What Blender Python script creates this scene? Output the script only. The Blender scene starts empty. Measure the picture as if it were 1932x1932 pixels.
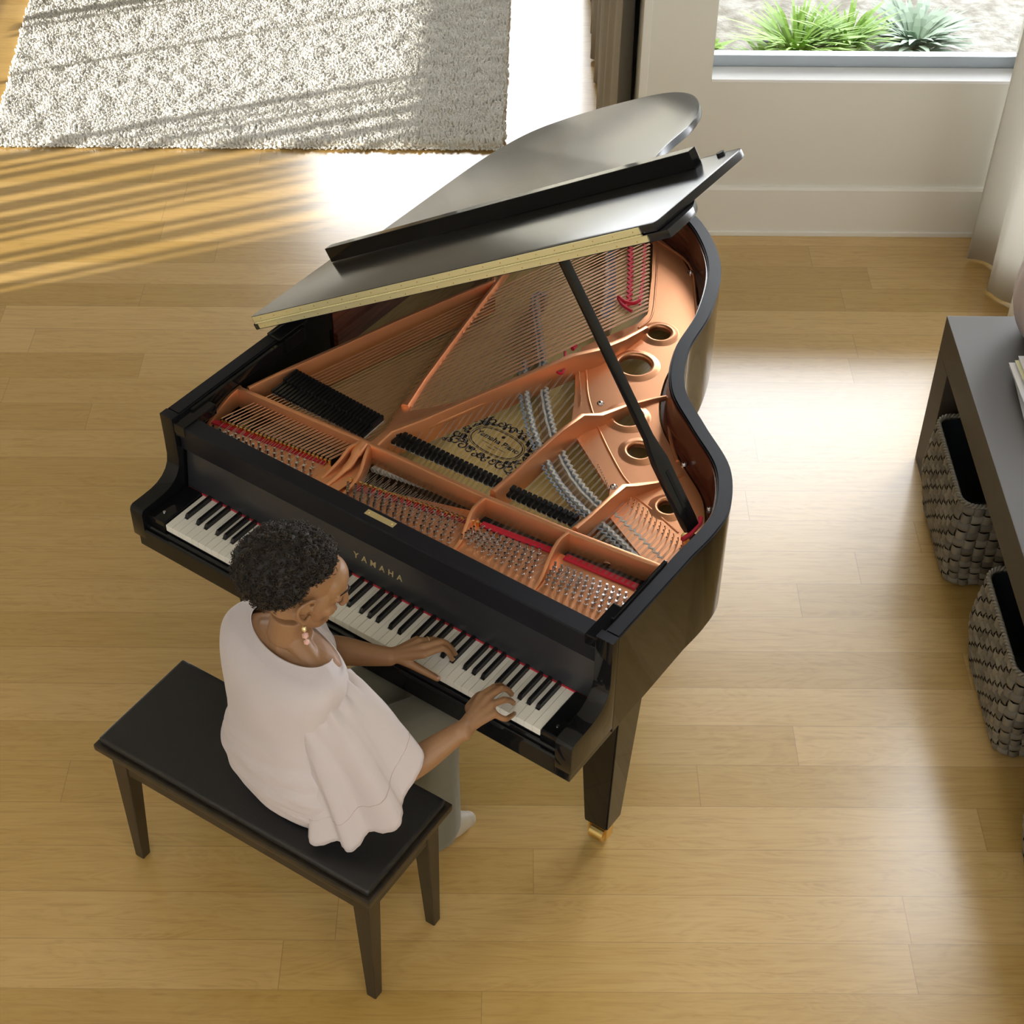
import bpy, bmesh, math, random
from mathutils import Vector, Matrix, noise
R=math.radians; PI=math.pi
rnd=random.Random(7)
S=bpy.context.scene; COL=S.collection
# ---------------------------------------------------------------- helpers
def link(o,parent=None):
    COL.objects.link(o)
    if parent is not None: o.parent=parent
    return o
def tag(o,label=None,cat=None,group=None,kind=None):
    if label: o['label']=label
    if cat: o['category']=cat
    if group: o['group']=group
    if kind: o['kind']=kind
    return o
class Frame:
    """authoring frame: local coords (x,y,z) turned by th and moved to (ox,oy)"""
    def __init__(s,ox,oy,th):
        s.M=Matrix.Translation((ox,oy,0))@Matrix.Rotation(R(th),4,'Z'); s.th=R(th)
ROOM=Frame(0,0,0)
PIANO=Frame(-0.90343,3.32597,-35.2144)
class Root:
    def __init__(s,name,frame,base,label,cat,group=None,obj=None):
        s.f=frame; s.base=Vector(base)
        if obj is None:
            o=bpy.data.objects.new(name,None); o.empty_display_size=.1; COL.objects.link(o)
        else: o=obj
        o.location=frame.M@s.base; o.rotation_euler=(0,0,frame.th); s.o=o
        tag(o,label,cat,group)
def mesh_obj(name,bm,mat,root,parent=None,smooth=None,mats=None):
    """bm is authored in the root's frame; re-based so that the part sits in its thing"""
    if isinstance(root,Root):
        bmesh.ops.translate(bm,verts=bm.verts,vec=-root.base)
    me=bpy.data.meshes.new(name); 
    if smooth is not None: shade(bm,smooth)
    bm.to_mesh(me); bm.free()
    for m in (mats or [mat]): me.materials.append(m)
    o=bpy.data.objects.new(name,me); COL.objects.link(o)
    if isinstance(root,Root): o.parent=parent if parent is not None else root.o
    return o
def single(name,bm,mat,frame,base,label,cat,group=None,smooth=None,kind=None,mats=None):
    class T: pass
    r=Root.__new__(Root); r.f=frame; r.base=Vector(base); r.o=None
    bmesh.ops.translate(bm,verts=bm.verts,vec=-r.base)
    me=bpy.data.meshes.new(name)
    if smooth is not None: shade(bm,smooth)
    bm.to_mesh(me); bm.free()
    for m in (mats or [mat]): me.materials.append(m)
    o=bpy.data.objects.new(name,me); COL.objects.link(o)
    o.location=frame.M@r.base; o.rotation_euler=(0,0,frame.th)
    tag(o,label,cat,group,kind); r.o=o
    return r
def shade(bm,ang):
    for f in bm.faces: f.smooth=True
    for e in bm.edges:
        if len(e.link_faces)==2:
            if e.calc_face_angle(0)>R(ang): e.smooth=False
        else: e.smooth=True
def BM(): return bmesh.new()
def box(bm,x0,y0,z0,x1,y1,z1,bev=0,M=None,seg=2):
    r=bmesh.ops.create_cube(bm,size=1)['verts']
    for v in r:
        v.co=Vector(((x0+x1)/2+v.co.x*(x1-x0),(y0+y1)/2+v.co.y*(y1-y0),(z0+z1)/2+v.co.z*(z1-z0)))
    if bev:
        es=list({e for v in r for e in v.link_edges})
        rr=bmesh.ops.bevel(bm,geom=es,offset=bev,segments=seg,affect='EDGES',profile=.7)
        r=list({v for f in rr['faces'] for v in f.verts}|{v for v in r if v.is_valid})
    if M is not None: bmesh.ops.transform(bm,matrix=M,verts=r)
    return r
def frames(pts,up=Vector((0,0,1))):
    out=[]
    n=len(pts)
    for i in range(n):
        t=(pts[min(i+1,n-1)]-pts[max(i-1,0)])
        if t.length<1e-9: t=Vector((0,0,1))
        t.normalize()
        s=t.cross(up)
        if s.length<1e-4: s=t.cross(Vector((1,0,0)))
        s.normalize(); out.append((t,s,s.cross(t)))
    return out
def tube(bm,pts,r,n=8,cap=True,up=Vector((0,0,1)),flat=1.0):
    pts=[Vector(p) for p in pts]; fr=frames(pts,up); rings=[]
    for i,p in enumerate(pts):
        rr=r[i] if isinstance(r,(list,tuple)) else r
        t,s,u=fr[i]
        rings.append([bm.verts.new(p+s*math.cos(2*PI*k/n)*rr+u*math.sin(2*PI*k/n)*rr*flat) for k in range(n)])
    for a,b in zip(rings,rings[1:]):
        for k in range(n): bm.faces.new((a[k],a[(k+1)%n],b[(k+1)%n],b[k]))
    if cap: bm.faces.new(rings[0][::-1]); bm.faces.new(rings[-1])
    return rings
def prism(bm,poly,z0,z1,bev=0):
    """poly list of (x,y); extruded z0..z1"""
    b=[bm.verts.new((p[0],p[1],z0)) for p in poly]; t=[bm.verts.new((p[0],p[1],z1)) for p in poly]
    n=len(poly); fs=[bm.faces.new(b[::-1]),bm.faces.new(t)]
    for i in range(n): fs.append(bm.faces.new((b[i],b[(i+1)%n],t[(i+1)%n],t[i])))
    bmesh.ops.recalc_face_normals(bm,faces=fs)
    if bev:
        es=list({e for e in list(fs[0].edges)+list(fs[1].edges)})
        bmesh.ops.bevel(bm,geom=es,offset=bev,segments=2,affect='EDGES',profile=.7,clamp_overlap=True)
def prismx(bm,poly,x0,x1,bev=0):
    """poly list of (y,z); extruded along x"""
    a=[bm.verts.new((x0,p[0],p[1])) for p in poly]; b=[bm.verts.new((x1,p[0],p[1])) for p in poly]
    n=len(poly); fs=[bm.faces.new(a),bm.faces.new(b[::-1])]
    for i in range(n): fs.append(bm.faces.new((a[i],b[i],b[(i+1)%n],a[(i+1)%n])))
    bmesh.ops.recalc_face_normals(bm,faces=fs)
    if bev:
        es=list({e for e in list(fs[0].edges)+list(fs[1].edges)})
        bmesh.ops.bevel(bm,geom=es,offset=bev,segments=2,affect='EDGES',profile=.7,clamp_overlap=True)
def catmull(pts,n=8,closed=False):
    P=[Vector(p) for p in pts]; out=[]; N=len(P)
    rng=range(N if closed else N-1)
    for i in rng:
        p0=P[(i-1)%N] if closed else P[max(i-1,0)]; p1=P[i]; p2=P[(i+1)%N]; p3=P[(i+2)%N] if closed else P[min(i+2,N-1)]
        for k in range(n):
            t=k/n; out.append(.5*((2*p1)+(-p0+p2)*t+(2*p0-5*p1+4*p2-p3)*t*t+(-p0+3*p1-3*p2+p3)*t**3))
    if not closed: out.append(P[-1])
    return out
def offset2(pts,d,closed=True):
    """offset a closed/open 2-D polyline to its left by d"""
    n=len(pts); out=[]
    for i in range(n):
        a=pts[(i-1)%n] if closed or i>0 else pts[i]; b=pts[(i+1)%n] if closed or i<n-1 else pts[i]
        t=Vector((b[0]-a[0],b[1]-a[1])); t.normalize() if t.length else None
        out.append(Vector((pts[i][0]-t.y*d,pts[i][1]+t.x*d)))
    return out
def holed(bm,outer,holes,z0,z1):
    """flat plate with holes"""
    es=[];loops=[]
    for lp in [outer]+holes:
        vs=[bm.verts.new((p[0],p[1],z1)) for p in lp]; loops.append(vs)
        for i in range(len(vs)): es.append(bm.edges.new((vs[i],vs[(i+1)%len(vs)])))
    r=bmesh.ops.triangle_fill(bm,use_beauty=True,use_dissolve=False,edges=es)
    fs=[g for g in r['geom'] if isinstance(g,bmesh.types.BMFace)]
    for f in fs:
        f.normal_update()
        if f.normal.z<0: f.normal_flip()
    m={}
    for lp in loops:
        lo=[bm.verts.new((v.co.x,v.co.y,z0)) for v in lp]
        for i in range(len(lp)):
            j=(i+1)%len(lp); bm.faces.new((lp[i],lp[j],lo[j],lo[i]))
    bmesh.ops.recalc_face_normals(bm,faces=bm.faces)
# ---------------------------------------------------------------- materials
def newmat(name):
    m=bpy.data.materials.new(name); m.use_nodes=True; nt=m.node_tree
    return m,nt,nt.nodes['Principled BSDF']
def mat(name,col,rough=.5,metal=0,spec=.5,coat=0,coat_r=.03,sheen=0,sss=0,bump=None,trans=0,var=None):
    m,nt,b=newmat(name)
    b.inputs['Base Color'].default_value=(*col,1); b.inputs['Roughness'].default_value=rough
    b.inputs['Metallic'].default_value=metal; b.inputs['Specular IOR Level'].default_value=spec
    b.inputs['Coat Weight'].default_value=coat; b.inputs['Coat Roughness'].default_value=coat_r
    if sheen: b.inputs['Sheen Weight'].default_value=sheen
    if sss:
        b.inputs['Subsurface Weight'].default_value=sss; b.inputs['Subsurface Radius'].default_value=(.02,.008,.004); b.inputs['Subsurface Scale'].default_value=.4
    if trans: b.inputs['Transmission Weight'].default_value=trans
    tc=None
    if bump or var:
        tc=nt.nodes.new('ShaderNodeTexCoord')
    if bump:
        sc,st,det=bump[:3]; nz=nt.nodes.new('ShaderNodeTexNoise'); nz.inputs['Scale'].default_value=sc; nz.inputs['Detail'].default_value=det
        if len(bump)>3:
            mp=nt.nodes.new('ShaderNodeMapping'); mp.inputs['Scale'].default_value=bump[3]; nt.links.new(tc.outputs['Object'],mp.inputs[0]); nt.links.new(mp.outputs[0],nz.inputs['Vector'])
        else: nt.links.new(tc.outputs['Object'],nz.inputs['Vector'])
        bp=nt.nodes.new('ShaderNodeBump'); bp.inputs['Strength'].default_value=st; bp.inputs['Distance'].default_value=.01
        nt.links.new(nz.outputs['Fac'],bp.inputs['Height']); nt.links.new(bp.outputs[0],b.inputs['Normal'])
    if var:
        sc,c2,stretch=var; nz=nt.nodes.new('ShaderNodeTexNoise'); nz.inputs['Scale'].default_value=sc; nz.inputs['Detail'].default_value=5
        mp=nt.nodes.new('ShaderNodeMapping'); mp.inputs['Scale'].default_value=stretch; nt.links.new(tc.outputs['Object'],mp.inputs[0]); nt.links.new(mp.outputs[0],nz.inputs['Vector'])
        rp=nt.nodes.new('ShaderNodeValToRGB'); rp.color_ramp.elements[0].position=.35; rp.color_ramp.elements[1].position=.65
        rp.color_ramp.elements[0].color=(*col,1); rp.color_ramp.elements[1].color=(*c2,1)
        nt.links.new(nz.outputs['Fac'],rp.inputs[0]); nt.links.new(rp.outputs[0],b.inputs['Base Color'])
    return m
M={}
M['black']=mat('black_polyester',(.008,.008,.009),.05,spec=.32)
M['steel2']=mat('plain_steel_string',(.34,.30,.25),.4,metal=1)
M['lidtop']=mat('black_lid_polish',(.016,.016,.018),.19)
M['black_satin']=mat('black_satin',(.010,.010,.011),.28)
M['fall']=mat('black_fallboard',(.026,.026,.030),.25,bump=(90,.02,2))
M['black_top']=mat('black_rim_top',(.013,.013,.017),.40,spec=.14)
M['prop']=mat('black_prop_wood',(.008,.008,.009),.2)
M['copper']=mat('bronze_paint',(.86,.39,.19),.33,metal=.72,bump=(600,.06,2))
M['inrim']=mat('mahogany_veneer',(.20,.055,.028),.22,coat=.5,coat_r=.1,var=(6,(.11,.03,.016),(1,1,14)))
M['spruce']=mat('spruce_board',(.88,.66,.27),.35,coat=.25,coat_r=.2,var=(5,(.74,.52,.18),(30,2,1)))
M['bridge']=mat('maple_bridge',(.52,.38,.24),.45)
M['steel']=mat('string_steel',(.72,.66,.60),.3,metal=1)
M['wound']=mat('copper_winding',(.85,.52,.36),.34,metal=1)
M['chrome']=mat('nickel',(.70,.70,.72),.16,metal=1)
M['brass']=mat('brass',(.90,.66,.25),.25,metal=1)
M['hinge']=mat('hinge_brass',(.93,.87,.52),.42,metal=.6)
M['redfelt']=mat('red_felt',(.62,.004,.03),.9,sheen=.3)
M['felt']=mat('white_felt',(.62,.58,.52),.95,sheen=.3)
M['greyfelt']=mat('grey_blue_felt',(.25,.30,.36),.95)
M['ivory']=mat('ivory_key',(.92,.90,.83),.22,coat=.2)
M['ebony']=mat('ebony_key',(.011,.010,.012),.18)
M['leather']=mat('black_leather',(.013,.013,.014),.38,bump=(350,.12,3))
M['darkwood']=mat('espresso_wood',(.030,.022,.014),.32,var=(10,(.018,.013,.008),(3,3,.6)))
M['white']=mat('white_paint',(.80,.80,.77),.55)
M['wall']=mat('wall_paint',(.79,.77,.69),.6)
M['trim']=mat('trim_paint',(.84,.82,.75),.45)
M['sill']=mat('sill_paint',(.92,.92,.92),.5)
M['alu']=mat('window_frame_grey',(.50,.56,.62),.4,metal=.2)
M['cab']=mat('black_brown_cabinet',(.055,.045,.034),.5,spec=.3,bump=(200,.02,2))
M['linen']=mat('cream_linen',(.84,.82,.77),.85,sheen=.2,bump=(700,.25,2))
def translucent(m,f):
    nt=m.node_tree; b=nt.nodes['Principled BSDF']; o=nt.nodes['Material Output']; t=nt.nodes.new('ShaderNodeBsdfTranslucent'); t.inputs[0].default_value=b.inputs['Base Color'].default_value
    x=nt.nodes.new('ShaderNodeMixShader'); x.inputs[0].default_value=f; nt.links.new(b.outputs[0],x.inputs[1]); nt.links.new(t.outputs[0],x.inputs[2]); nt.links.new(x.outputs[0],o.inputs[0])
translucent(M['linen'],.5)
M['taupe']=mat('taupe_linen',(.36,.32,.25),.85,sheen=.2,bump=(700,.25,2))
M['vase']=mat('mauve_ceramic',(.62,.53,.52),.45)
M['paper']=mat('magazine_paper',(.70,.70,.66),.6)
M['cover']=mat('magazine_cover',(.66,.70,.78),.3,var=(7,(.75,.70,.66),(1,1,1)))
M['cover2']=mat('yellow_magazine_cover',(.72,.68,.40),.35)
M['ink']=mat('black_ink',(.012,.014,.018),.5)
M['rubber']=mat('black_rubber',(.006,.006,.006),.6)
M['gold']=mat('gold_leaf',(.88,.74,.42),.3,metal=.85)
M['gravel']=mat('pale_gravel',(.42,.405,.37),.9,bump=(60,.8,5),var=(16,(.22,.205,.17),(1,1,1)))
M['leafa']=mat('bright_grass_leaf',(.22,.40,.05),.5)
M['leafb']=mat('grey_green_leaf',(.30,.40,.30),.6)
M['stone']=mat('garden_stone',(.10,.10,.13),.8)
def floor_mat():
    m,nt,b=newmat('oak_planks'); N=nt.nodes.new; L=nt.links.new
    tc=N('ShaderNodeTexCoord'); sp=N('ShaderNodeSeparateXYZ'); L(tc.outputs['Object'],sp.inputs[0])
    def mth(op,a,bb=None,c=None):
        n=N('ShaderNodeMath'); n.operation=op
        for i,v in enumerate((a,bb,c)):
            if v is None: continue
            if isinstance(v,(int,float)): n.inputs[i].default_value=v
            else: L(v,n.inputs[i])
        return n.outputs[0]
    X,Y=sp.outputs[0],sp.outputs[1]
    W=.1485; rowf=mth('DIVIDE',mth('SUBTRACT',Y,4.737),W); row=mth('FLOOR',rowf); fy=mth('SUBTRACT',rowf,row)
    wn=N('ShaderNodeTexWhiteNoise'); wn.noise_dimensions='1D'; L(row,wn.inputs['W'])
    wn2=N('ShaderNodeTexWhiteNoise'); wn2.noise_dimensions='1D'; L(mth('ADD',row,37.3),wn2.inputs['W'])
    ln=mth('ADD',mth('MULTIPLY',wn2.outputs['Value'],1.1),1.3)
    cf=mth('DIVIDE',mth('ADD',X,mth('MULTIPLY',wn.outputs['Value'],9.0)),ln); col=mth('FLOOR',cf); fx=mth('SUBTRACT',cf,col)
    cmb=N('ShaderNodeCombineXYZ'); L(row,cmb.inputs[0]); L(col,cmb.inputs[1])
    w3=N('ShaderNodeTexWhiteNoise'); w3.noise_dimensions='3D'; L(cmb.outputs[0],w3.inputs['Vector'])
    # grain
    off=N('ShaderNodeVectorMath'); off.operation='MULTIPLY'; off.inputs[1].default_value=(13,13,13); L(w3.outputs['Color'],off.inputs[0])
    pos=N('ShaderNodeVectorMath'); pos.operation='ADD'; L(tc.outputs['Object'],pos.inputs[0]); L(off.outputs[0],pos.inputs[1])
    mp=N('ShaderNodeMapping'); mp.inputs['Scale'].default_value=(1.3,26,1); L(pos.outputs[0],mp.inputs[0])
    n1=N('ShaderNodeTexNoise'); n1.inputs['Scale'].default_value=3; n1.inputs['Detail'].default_value=8; n1.inputs['Roughness'].default_value=.65; n1.inputs['Distortion'].default_value=.6; L(mp.outputs[0],n1.inputs['Vector'])
    mp2=N('ShaderNodeMapping'); mp2.inputs['Scale'].default_value=(1.1,7,1); L(pos.outputs[0],mp2.inputs[0])
    wv=N('ShaderNodeTexNoise'); wv.inputs['Scale'].default_value=1.6; wv.inputs['Detail'].default_value=3; wv.inputs['Distortion'].default_value=1.6; L(mp2.outputs[0],wv.inputs['Vector'])
    rings=mth('FRACT',mth('MULTIPLY',wv.outputs['Fac'],9)); rings=mth('ABSOLUTE',mth('SUBTRACT',rings,.5))
    g=mth('ADD',mth('MULTIPLY_ADD',n1.outputs['Fac'],.6,.08),mth('MULTIPLY',rings,.24))
    rp=N('ShaderNodeValToRGB'); L(g,rp.inputs[0]); cr=rp.color_ramp
    cr.elements[0].position=.22; cr.elements[0].color=(.43,.262,.080,1); cr.elements[1].position=.66; cr.elements[1].color=(.62,.415,.158,1)
    e=cr.elements.new(.42); e.color=(.555,.355,.124,1)
    # plank tone
    hs=N('ShaderNodeHueSaturation'); L(rp.outputs[0],hs.inputs['Color'])
    L(mth('ADD',mth('MULTIPLY',w3.outputs['Value'],.24),.88),hs.inputs['Value'])
    L(mth('ADD',mth('MULTIPLY',w3.outputs['Value'],-.10),1.08),hs.inputs['Saturation'])
    seam=mth('MULTIPLY',mth('GREATER_THAN',fy,.012),mth('GREATER_THAN',mth('MULTIPLY',fx,ln),.002))
    mx=N('ShaderNodeMix'); mx.data_type='RGBA'; L(mth('ADD',mth('MULTIPLY',seam,.45),.55),mx.inputs['Factor']); mx.inputs[6].default_value=(.16,.09,.03,1); L(hs.outputs[0],mx.inputs[7])
    L(mx.outputs[2],b.inputs['Base Color'])
    L(mth('ADD',mth('MULTIPLY',n1.outputs['Fac'],.12),.25),b.inputs['Roughness'])
    b.inputs['Specular IOR Level'].default_value=.6; b.inputs['Coat Weight'].default_value=1; b.inputs['Coat IOR'].default_value=1.6; b.inputs['Coat Roughness'].default_value=.2
    bp=N('ShaderNodeBump'); bp.inputs['Strength'].default_value=.08; bp.inputs['Distance'].default_value=.004
    L(mth('ADD',mth('MULTIPLY',n1.outputs['Fac'],.5),seam),bp.inputs['Height']); L(bp.outputs[0],b.inputs['Normal'])
    return m
M['floor']=floor_mat()
def island_mat(name,cols,rough,sc=40):
    m,nt,b=newmat(name); N=nt.nodes.new; L=nt.links.new
    g=N('ShaderNodeNewGeometry'); rp=N('ShaderNodeValToRGB'); L(g.outputs['Random Per Island'],rp.inputs[0])
    cr=rp.color_ramp; cr.elements[0].color=(*cols[0],1); cr.elements[1].color=(*cols[-1],1)
    for i,c in enumerate(cols[1:-1]): e=cr.elements.new((i+1)/(len(cols)-1)); e.color=(*c,1)
    L(rp.outputs[0],b.inputs['Base Color']); b.inputs['Roughness'].default_value=rough
    return m
M['weave']=island_mat('seagrass_weave',[(.10,.085,.06),(.17,.145,.105),(.23,.20,.15),(.14,.12,.09)],.6)
M['pile']=island_mat('wool_pile',[(.90,.88,.82),(.96,.95,.91),(.93,.91,.86)],.95)
M['pilebase']=mat('wool_base',(.74,.68,.56),.95)
def glass():
    m=bpy.data.materials.new('window_glass'); m.use_nodes=True; nt=m.node_tree; nt.nodes.clear()
    o=nt.nodes.new('ShaderNodeOutputMaterial'); t=nt.nodes.new('ShaderNodeBsdfTransparent'); g=nt.nodes.new('ShaderNodeBsdfGlossy'); g.inputs['Roughness'].default_value=.0
    f=nt.nodes.new('ShaderNodeFresnel'); f.inputs[0].default_value=1.45; mx=nt.nodes.new('ShaderNodeMixShader')
    nt.links.new(f.outputs[0],mx.inputs[0]); nt.links.new(t.outputs[0],mx.inputs[1]); nt.links.new(g.outputs[0],mx.inputs[2]); nt.links.new(mx.outputs[0],o.inputs[0])
    return m
M['glass']=glass()
# ---------------------------------------------------------------- the room
WB=5.87           # back wall plane
def struct(name,bm,m,mats=None,smooth=None):
    me=bpy.data.meshes.new(name)
    if smooth is not None: shade(bm,smooth)
    bm.to_mesh(me); bm.free(); me.materials.append(m)
    o=bpy.data.objects.new(name,me); COL.objects.link(o); o['kind']='structure'; return o
HW=5.2
bm=BM(); box(bm,-4.2,-2.5,-.1,2.25,9.3,0); struct('floor',bm,M['floor'])
bm=BM()  # back wall with window opening x .792-1.95; unseen upper part raised for more light
box(bm,.53,WB,0,.792,WB+.16,HW); box(bm,.792,WB,0,1.98,WB+.16,.686); box(bm,.792,WB,4.5,1.98,WB+.16,HW); box(bm,1.98,WB,0,2.25,WB+.16,HW)
struct('wall_back',bm,M['wall'])
bm=BM(); box(bm,.565,WB+.16,0,.68,9.2,HW); struct('wall_alcove',bm,M['wall'])
bm=BM(); box(bm,.516,WB-.012,0,.548,WB+.165,HW,.004); struct('trim_1',bm,M['trim'])
bm=BM(); prismx(bm,[(WB,0),(WB-.016,0),(WB-.016,.212),(WB-.011,.224),(WB,.224)],.548,2.1); box(bm,.548,WB-.024,0,2.1,WB-.014,.02,.003); struct('baseboard_back',bm,M['trim'])
bm=BM(); box(bm,.7925,WB-.003,.680,1.979,WB+.10,.692,.002); struct('trim_2',bm,M['sill'])
w=BM(); box(w,.792,WB+.110,.686,1.98,WB+.150,.735,.004); box(w,.792,WB+.085,.745,.80,WB+.135,4.5); box(w,.792,WB+.085,2.5,1.98,WB+.135,2.56); box(w,.792,WB+.085,4.44,1.98,WB+.135,4.5)
wo=struct('window_1',w,M['alu'])
g=BM(); box(g,.79,WB+.108,.74,1.98,WB+.112,4.46); go=mesh_obj('pane',g,M['glass'],None); go.parent=wo
bm=BM(); box(bm,-4.2,-2.5,HW,2.25,9.35,HW+.1); struct('ceiling',bm,M['white'])
bm=BM(); box(bm,2.1,4.4,0,2.25,WB+.16,.2); box(bm,2.1,4.4,4.5,2.25,WB+.16,HW); box(bm,2.1,-2.5,0,2.25,4.4,HW); struct('wall_right',bm,M['wall'])
bm=BM()  # left wall with a low unseen opening sized for the sun streaks
box(bm,-4.2,-2.5,0,-4.05,3.9,HW); box(bm,-4.2,3.9,0,-4.05,7.8,.45); box(bm,-4.2,3.9,1.12,-4.05,7.8,HW); box(bm,-4.2,7.8,0,-4.05,9.3,HW)
struct('wall_left',bm,M['wall'])
bm=BM()  # far wall with a wide garden door
box(bm,-4.2,9.2,0,-1.25,9.35,HW); box(bm,-1.25,9.2,2.35,.62,9.35,HW); struct('wall_far',bm,M['wall'])
d=BM()
for x in (-1.25,-.33,.56): box(d,x,9.22,0,x+.06,9.28,2.35,.004)
box(d,-1.25,9.22,0,.62,9.28,.06,.004); box(d,-1.25,9.22,2.29,.62,9.28,2.35,.004); dd=struct('door_1',d,M['alu'])
g=BM(); box(g,-1.2,9.245,.06,.57,9.25,2.3); go=mesh_obj('pane',g,M['glass'],None); go.parent=dd
# outside
bm=BM(); bmesh.ops.create_grid(bm,x_segments=60,y_segments=60,size=5)
for v in bm.verts:
    v.co.x+=2.0; v.co.y+=WB+.17+5
    v.co.z=.22+.05*noise.noise(Vector((v.co.x*1.3,v.co.y*1.3,0)))+.02*noise.noise(Vector((v.co.x*7,v.co.y*7,3)))
    if v.co.x<.7: v.co.z=-.06
ground=struct('garden_ground',bm,M['gravel'],smooth=60)
def clump(x,y,z,n,h,spread,m,label,seed,wd=.006):
    rr=random.Random(seed); b=BM()
    for i in range(n):
        a=rr.uniform(0,2*PI); r0=rr.uniform(0,spread*.25); L=h*rr.uniform(.6,1.1); bend=rr.uniform(.3,1)*spread
        p0=Vector((x+r0*math.cos(a),y+r0*math.sin(a),z)); d=Vector((math.cos(a),math.sin(a),0)); s=Vector((-d.y,d.x,0)); prev=None; K=5
        for k in range(K+1):
            t=k/K; c=p0+d*bend*t*t+Vector((0,0,L*(t-.35*t*t))); ww=wd*(1-t)**.6*(.5+t) *2+.0006
            a1=b.verts.new(c+s*ww); a2=b.verts.new(c-s*ww)
            if prev: b.faces.new((prev[0],prev[1],a2,a1))
            prev=(a1,a2)
    return single('garden_plant',b,m,ROOM,(x,y,z),label,'plant',group='plants in the gravel bed outside')
bm=BM(); box(bm,-6,11.6,-.1,6,11.8,1.75); struct('lid_reflection_wall',bm,M['wall'])  # unseen wall, added so the lid reflects a dull grey
clump(1.30,6.92,.2,210,.30,.30,M['leafa'],'bright green grassy plant, widest and most central seen through the window',1)
clump(1.52,6.97,.2,150,.30,.24,M['leafa'],'yellow-green strappy plant just right of the widest grassy clump',2)
clump(1.16,6.86,.2,60,.16,.16,M['leafa'],'small yellow-green tuft at the front left of the grassy clump',5)
clump(.90,6.98,.2,26,.14,.13,M['leafa'],'small lone green plant nearest the left edge of the window',3,.012)
clump(1.84,7.02,.2,170,.24,.28,M['leafb'],'grey-green shrub seen through the window beside the cream curtain',4,.012)
clump(1.66,6.88,.2,60,.11,.18,M['leafb'],'low grey-green plant between the grassy clump and the shrub by the curtain',6,.010)
for (x,y,s,l) in ((1.36,6.74,.035,'dark blue-grey stone at the foot of the grassy plant'),(1.06,6.84,.028,'dark brown stone left of the grassy plant'),(1.18,7.06,.016,'tiny dark pebble far back in the gravel')):
    b=BM(); bmesh.ops.create_icosphere(b,subdivisions=3,radius=s)
    for v in b.verts: v.co=v.co*(1+.35*noise.noise(v.co*30+Vector((x,y,0)))); v.co.z*=.6; v.co+=Vector((x,y,.23+s*.3))
    single('garden_stone',b,M['stone'],ROOM,(x,y,.22),l,'stone',smooth=40,group='stones in the gravel bed')
# slatted blind added out of view in the left opening: throws the sun streaks
bl=Root('sun_streak_gobo',ROOM,(-4.0,5.85,.45),'white vertical-slat blind added out of view to streak the sun','gobo')
b=BM(); box(b,-4.04,3.95,1.07,-3.98,7.75,1.12,.004); mesh_obj('gobo_rail',b,M['white'],bl)
rr=random.Random(3); y=4.0
while y<7.7:
    wdt=.10 if y<4.58 else rr.choice((.03,.045,.06,.075)); b=BM(); A=R(rr.uniform(-8,14))
    Mx=Matrix.Translation((-4.01,y,0))@Matrix.Rotation(A,4,'Z'); box(b,-.002,-wdt/2,.47,.002,wdt/2,1.07,M=Mx)
    if y<5.75 or rr.random()<.3: mesh_obj('slat',b,M['white'],bl)
    else: b.free()
    y+=.07 if y<4.55 else rr.choice((.075,.09,.11,.13))
# ---------------------------------------------------------------- curtains
def curtain(name,path,z0,z1,amp,wl,m,label,thick=.003,flare=.25):
    """path: straight line a->b, pleated sideways"""
    a,bv=Vector(path[0]),Vector(path[1]); L=(bv-a).length; t=(bv-a)/L; s=Vector((-t.y,t.x)); n=int(L/.008); b=BM(); rows=18; grid=[]
    for j in range(rows+1):
        zz=z0+(z1-z0)*j/rows; q=1+flare*(1-j/rows); r=[]
        for i in range(n+1):
            u=i/n*L; ph=2*PI*u/wl+.7*math.sin(u*5.1)
            o=amp*q*(math.sin(ph)+.25*math.sin(2.3*ph+1)+.12*math.sin(j*.4+ph))
            p=a+t*(u+.25*amp*math.sin(2*ph))+s*o; r.append(b.verts.new((p.x,p.y,zz)))
        grid.append(r)
    for j in range(rows):
        for i in range(n): b.faces.new((grid[j][i],grid[j][i+1],grid[j+1][i+1],grid[j+1][i]))
    rt=single(name,b,m,ROOM,(a.x,a.y,0),label,'curtain',smooth=180)
    md=rt.o.modifiers.new('thick','SOLIDIFY'); md.thickness=thick
    return rt
curtain('curtain',((1.935,5.84),(1.975,5.15)),.012,3.15,.052,.235,M['linen'],'floor-length cream linen curtain hanging in soft folds beside the back window')
curtain('curtain',((.455,5.93),(.475,8.6)),.012,3.15,.033,.27,M['taupe'],'taupe curtain hanging in the opening left of the back wall')
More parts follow.
